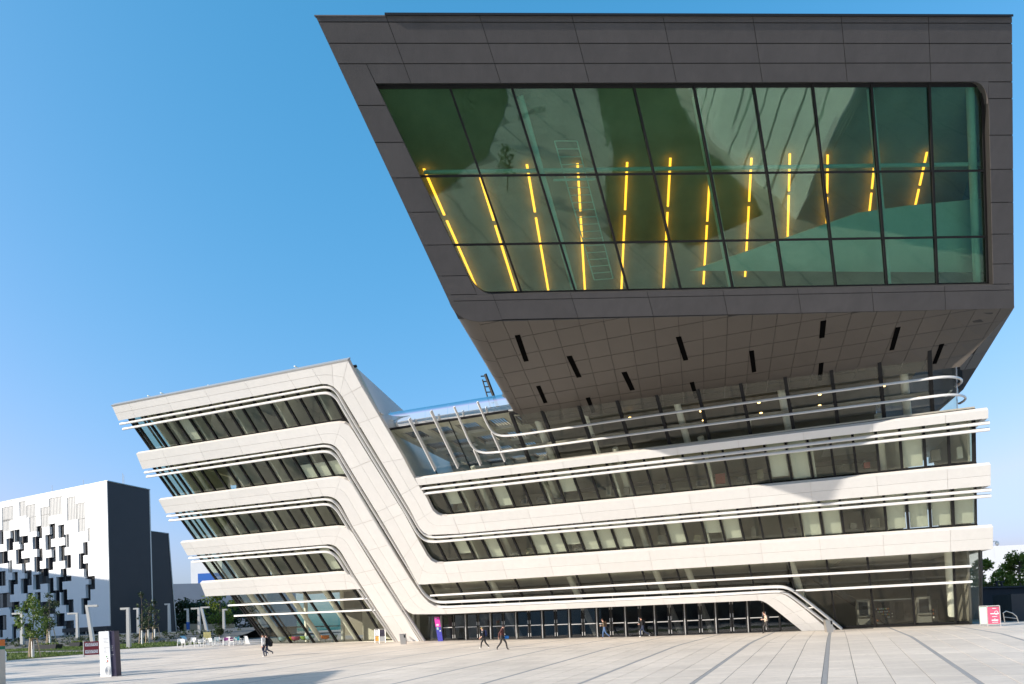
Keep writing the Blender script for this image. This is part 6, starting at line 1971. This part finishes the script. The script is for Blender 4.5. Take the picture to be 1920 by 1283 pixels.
    # fingers, nose and ears join the same mesh
    bm = bmesh.new(); bm.from_mesh(me)
    add = MB()
    hands = [i for i, tg in enumerate(tags) if tg == 'hand']
    for i in hands:
        hp = np.array(nodes[i][0]); wp = np.array(nodes[[a for a, b in edges if b == i][0]][0])
        d = unit(hp - wp); sd = unit(np.cross(d, r)) * k
        for m_, ln in enumerate((.075, .085, .08, .065)):
            o_ = hp + d * .02 * k + sd * (-.027 + .018 * m_)
            curl = -r * .0 + f * .02 * k
            add.tube([o_, o_ + d * ln * .55 * k + curl * .3, o_ + d * ln * k + curl], [.0095 * k, .009 * k, .006 * k], 5)
        o_ = hp - d * .03 * k + sd * -.03
        add.tube([o_, o_ + d * .03 * k - sd * .025, o_ + d * .06 * k - sd * .03], [.011 * k, .01 * k, .007 * k], 5)
    hp = np.array(nodes[hd][0]) + (np.array(nodes[ht][0]) - np.array(nodes[hd][0])) * .35
    fw = unit(f + UP * P.get('look', 0.))
    add.tube([hp + fw * .075 * k + UP * .015 * k, hp + fw * .112 * k - UP * .015 * k], [.012 * k, .016 * k], 5)
    for sg in (-1, 1):
        add.tube([hp + r * sg * .07 * k - UP * .02 * k, hp + r * sg * .085 * k + UP * .025 * k], [.014 * k, .018 * k], 5)
    base_i = len(bm.verts)
    vv = [bm.verts.new(v) for v in add.v]
    for fc in add.f:
        try:
            nf_ = bm.faces.new([vv[i] for i in fc]); nf_.material_index = 6
        except ValueError: pass
    for sg in (-1, 1):          # eyes and mouth
        e_ = MB().lathe(hp + fw * .078 * k + r * sg * .03 * k + UP * .03 * k, [(.002 * k, -.007 * k), (.009 * k, 0), (.002 * k, .007 * k)], 6)
        vv = [bm.verts.new(v) for v in e_.v]
        for fc in e_.f: bm.faces.new([vv[i] for i in fc]).material_index = 5
    bmesh.ops.recalc_face_normals(bm, faces=bm.faces)
    bm.to_mesh(me); bm.free()
    me.name = 'body'
    o = bpy.data.objects.new('body', me); COL.objects.link(o); o.parent = t
    # hair: a cap over crown and back of the head
    hb = MB()
    c = np.array(nodes[hd][0]) + (np.array(nodes[ht][0]) - np.array(nodes[hd][0])) * .55
    vs, n1, n2 = [], 9, 7
    for i in range(n1):
        for j in range(n2):
            az = -2.35 + 4.7 * i / (n1 - 1); el_ = -.55 + 2.1 * j / (n2 - 1)
            d = math.cos(az) * -f * math.cos(el_) + math.sin(az) * r * math.cos(el_) + UP * math.sin(el_)
            lift = 0.02 if j == 0 else 0
            vs.append(c + np.array(d) * k * np.array([.102, .102, .112]) + UP * lift * k)
    hb.add(vs, [(i * n2 + j, (i + 1) * n2 + j, (i + 1) * n2 + j + 1, i * n2 + j + 1) for i in range(n1 - 1) for j in range(n2 - 1)])
    ho = hb.build('hair' if hair_c[1] != 'cap' else 'cap', hair_c[0], None, smooth=True)
    ho.parent = t
    if pack:
        cc = np.array(L(P['ch'][0] - .2, 0, P['ch'][1] - .08))
        pk = MB()
        rs = [(.06, .22), (.10, .12), (.115, -.02), (.11, -.18), (.07, -.25)]
        ring = []
        for dd_, zz in rs:
            for m_ in range(10):
                a_ = 6.283 * m_ / 10
                ring.append(cc + k * (f * dd_ * math.cos(a_) + r * (dd_ + .05) * math.sin(a_) + UP * zz))
        pk.add(ring, [(i * 10 + j, i * 10 + (j + 1) % 10, (i + 1) * 10 + (j + 1) % 10, (i + 1) * 10 + j) for i in range(4) for j in range(10)] + [tuple(range(9, -1, -1)), tuple(40 + j for j in range(10))])
        po = pk.build('backpack', pack, None, smooth=True); po.parent = t
        for sg in (-1, 1):
            s_ = MB().tube([L(P['ch'][0] - .12, sg * .11, P['ch'][1] + .12), L(P['ch'][0] + .06, sg * .125, P['ch'][1] + .13), L(P['ch'][0] + .15, sg * .12, P['ch'][1] - .02), L(P['ch'][0] - .05, sg * .16, P['ch'][1] - .22)], .02 * k, 5).build('strap', pack, None); s_.parent = po
    if extra: extra(t, L, k, f, r)
    return t
hair_dk, hair_bl, cap_bk, hair_br = (cloth('dark_hair', (.02, .015, .012)), 'hair'), (cloth('blond_hair', (.42, .28, .12)), 'hair'), (cloth('black_cap', (.012, .010, .014)), 'cap'), (cloth('brown_hair', (.10, .05, .03)), 'hair')
BLK, JEAN, DJEAN, BRN, WHT = cloth('black_cloth', (.012, .011, .013)), cloth('blue_jeans', (.07, .13, .26)), cloth('dark_jeans', (.018, .028, .06)), cloth('brown_jacket', (.10, .032, .028)), cloth('white_jacket', (.72, .70, .68))
GRYT, OLV, SHOEW, SHOEB, SHOED, BEIGE = cloth('dark_grey_trousers', (.035, .032, .03)), cloth('olive_jacket', (.12, .085, .05)), cloth('white_shoes', (.75, .73, .70)), cloth('tan_shoes', (.32, .15, .05)), cloth('dark_shoes', (.03, .026, .022)), cloth('beige_shirt', (.62, .48, .36))
walkA = dict(ch=(.04, 1.33), nk=(.06, 1.50), hd=(.10, 1.60), legR=[(.26, .52), (.33, .09), (.47, .05)], legL=[(-.08, .50), (-.36, .16), (-.30, .05)], armR=[(-.12, 1.13), (-.10, .90)], armL=[(.12, 1.12), (.26, .95)])
walkB = dict(ch=(.06, 1.33), nk=(.09, 1.50), hd=(.14, 1.59), legR=[(.20, .51), (.20, .08), (.34, .04)], legL=[(.0, .50), (-.40, .22), (-.44, .10)], armR=[(.0, 1.12), (.22, 1.12, .1)], armL=[(.02, 1.12), (.22, 1.12, .1)])
stand_ = dict(ch=(.02, 1.33), nk=(.03, 1.50), hd=(.06, 1.60), legR=[(.07, .50), (.02, .08), (.17, .04)], legL=[(.04, .50), (-.36, .30), (-.34, .16)], armR=[(.0, 1.10), (.06, .86)], armL=[(-.02, 1.10), (.02, .86)])
def paper(t, L, k, f, r):
    c = np.array(L(.36, -.2, .86))
    o = MB().box(c, f * .28 * k, r * .03, UP * .2 * k).build('blue_folder', M['lblue'] if False else surf('bright_blue_folder', (.02, .22, .60), .5), None); o.parent = t
def scarf(t, L, k, f, r):
    o = MB().lathe(np.array(L(.09, 0, 1.36)), [(.09 * k, -.10 * k), (.12 * k, -.02 * k), (.10 * k, .06 * k), (.07 * k, .10 * k)], 10).build('scarf', WHT, None, smooth=True); o.parent = t
def phone(t, L, k, f, r):
    o = MB().box(np.array(L(.33, 0, 1.14)), f * .02, r * .07 * k, UP * .14 * k).build('phone', M['sign_white'], None); o.parent = t
def sack(t, L, k, f, r):
    o = MB().lathe(np.array(L(-.30, 0, .95)), [(.05 * k, -.2 * k), (.16 * k, -.14 * k), (.18 * k, .05 * k), (.10 * k, .22 * k)], 10).build('shoulder_bag', BLK, None, smooth=True); o.parent = t
person((495, 1232), 1.74, -1, 'person in white jacket and dark jeans walking beside a companion in black', dict(top=WHT, leg=DJEAN, shoe=SHOEW), stand_, hair_dk, None, None)
pq = dict(stand_); pq.update(legR=[(.14, .52), (.10, .08), (.24, .04)], legL=[(-.10, .50), (-.50, .34), (-.52, .18)])
person((501, 1231), 1.70, -1, 'person in black with large dark backpack on the left of the plaza', dict(top=BLK, leg=DJEAN, shoe=SHOED), pq, hair_dk, BLK, sack)
wq = dict(walkA); wq.update(armR=[(.08, 1.10), (.30, .95)], armL=[(.06, 1.10), (.26, .90)], ch=(.06, 1.33), nk=(.11, 1.49), hd=(.17, 1.57))
person((909, 1216.5), 1.58, -1, 'person with blond hair and white scarf in black clothes walking left', dict(top=BLK, leg=BLK, shoe=SHOEW, fore=M['skin']), wq, hair_bl, cloth('navy_pack', (.02, .03, .10)), scarf)
mq = dict(walkA); mq.update(ch=(.03, 1.33), nk=(.08, 1.49), hd=(.14, 1.56), armL=[(.10, 1.12), (.28, .93)], armR=[(-.20, 1.14), (-.24, .90)])
person((942, 1219), 1.74, 1, 'person in brown jacket and black cap striding right with a blue folder', dict(top=BRN, leg=GRYT, shoe=SHOED), mq, cap_bk, None, paper, jacket_len=.80)
person((1134, 1197), 1.72, -1, 'person in olive jacket and blue jeans reading a phone by the doors', dict(top=OLV, leg=JEAN, shoe=SHOEB), dict(walkB, legR=[(.12, .51), (.16, .08), (.30, .04)], legL=[(-.10, .50), (-.42, .18), (-.44, .06)]), hair_br, cloth('brown_pack', (.09, .05, .03)), phone)
person((1206, 1194.5), 1.76, -1, 'person in black jacket with backpack and dark jeans walking left past the doors', dict(top=BLK, leg=DJEAN, shoe=SHOEW), dict(walkB, legL=[(-.08, .50), (-.52, .20), (-.56, .08)]), hair_dk, BLK, phone)
person((1438, 1188), 1.74, -1, 'person in beige shirt with black backpack in front of the right end of the doors', dict(top=BEIGE, leg=GRYT, shoe=SHOED), walkB, hair_br, BLK, phone)
# unseen row behind the viewer, added to darken what the door glass mirrors
RH = thing('reflected_row', (0, -95, -2), 'long grey building across the plaza behind the viewer', 'building')
MB().prism([(-120, -92, -3), (25, -92, -3), (25, -110, -3), (-120, -110, -3)], (0, 0, 17)).build('wall', surf('grey_render', (.10, .09, .08), .7), RH)
for k in range(24):
    for j in range(3):
        MB().prism([(-116 + k * 5.9, -91.95, .5 + j * 4.3), (-112.5 + k * 5.9, -91.95, .5 + j * 4.3), (-112.5 + k * 5.9, -91.95, 2.9 + j * 4.3), (-116 + k * 5.9, -91.95, 2.9 + j * 4.3)], (0, -.1, 0)).build('window', M['dk_glass'], RH)
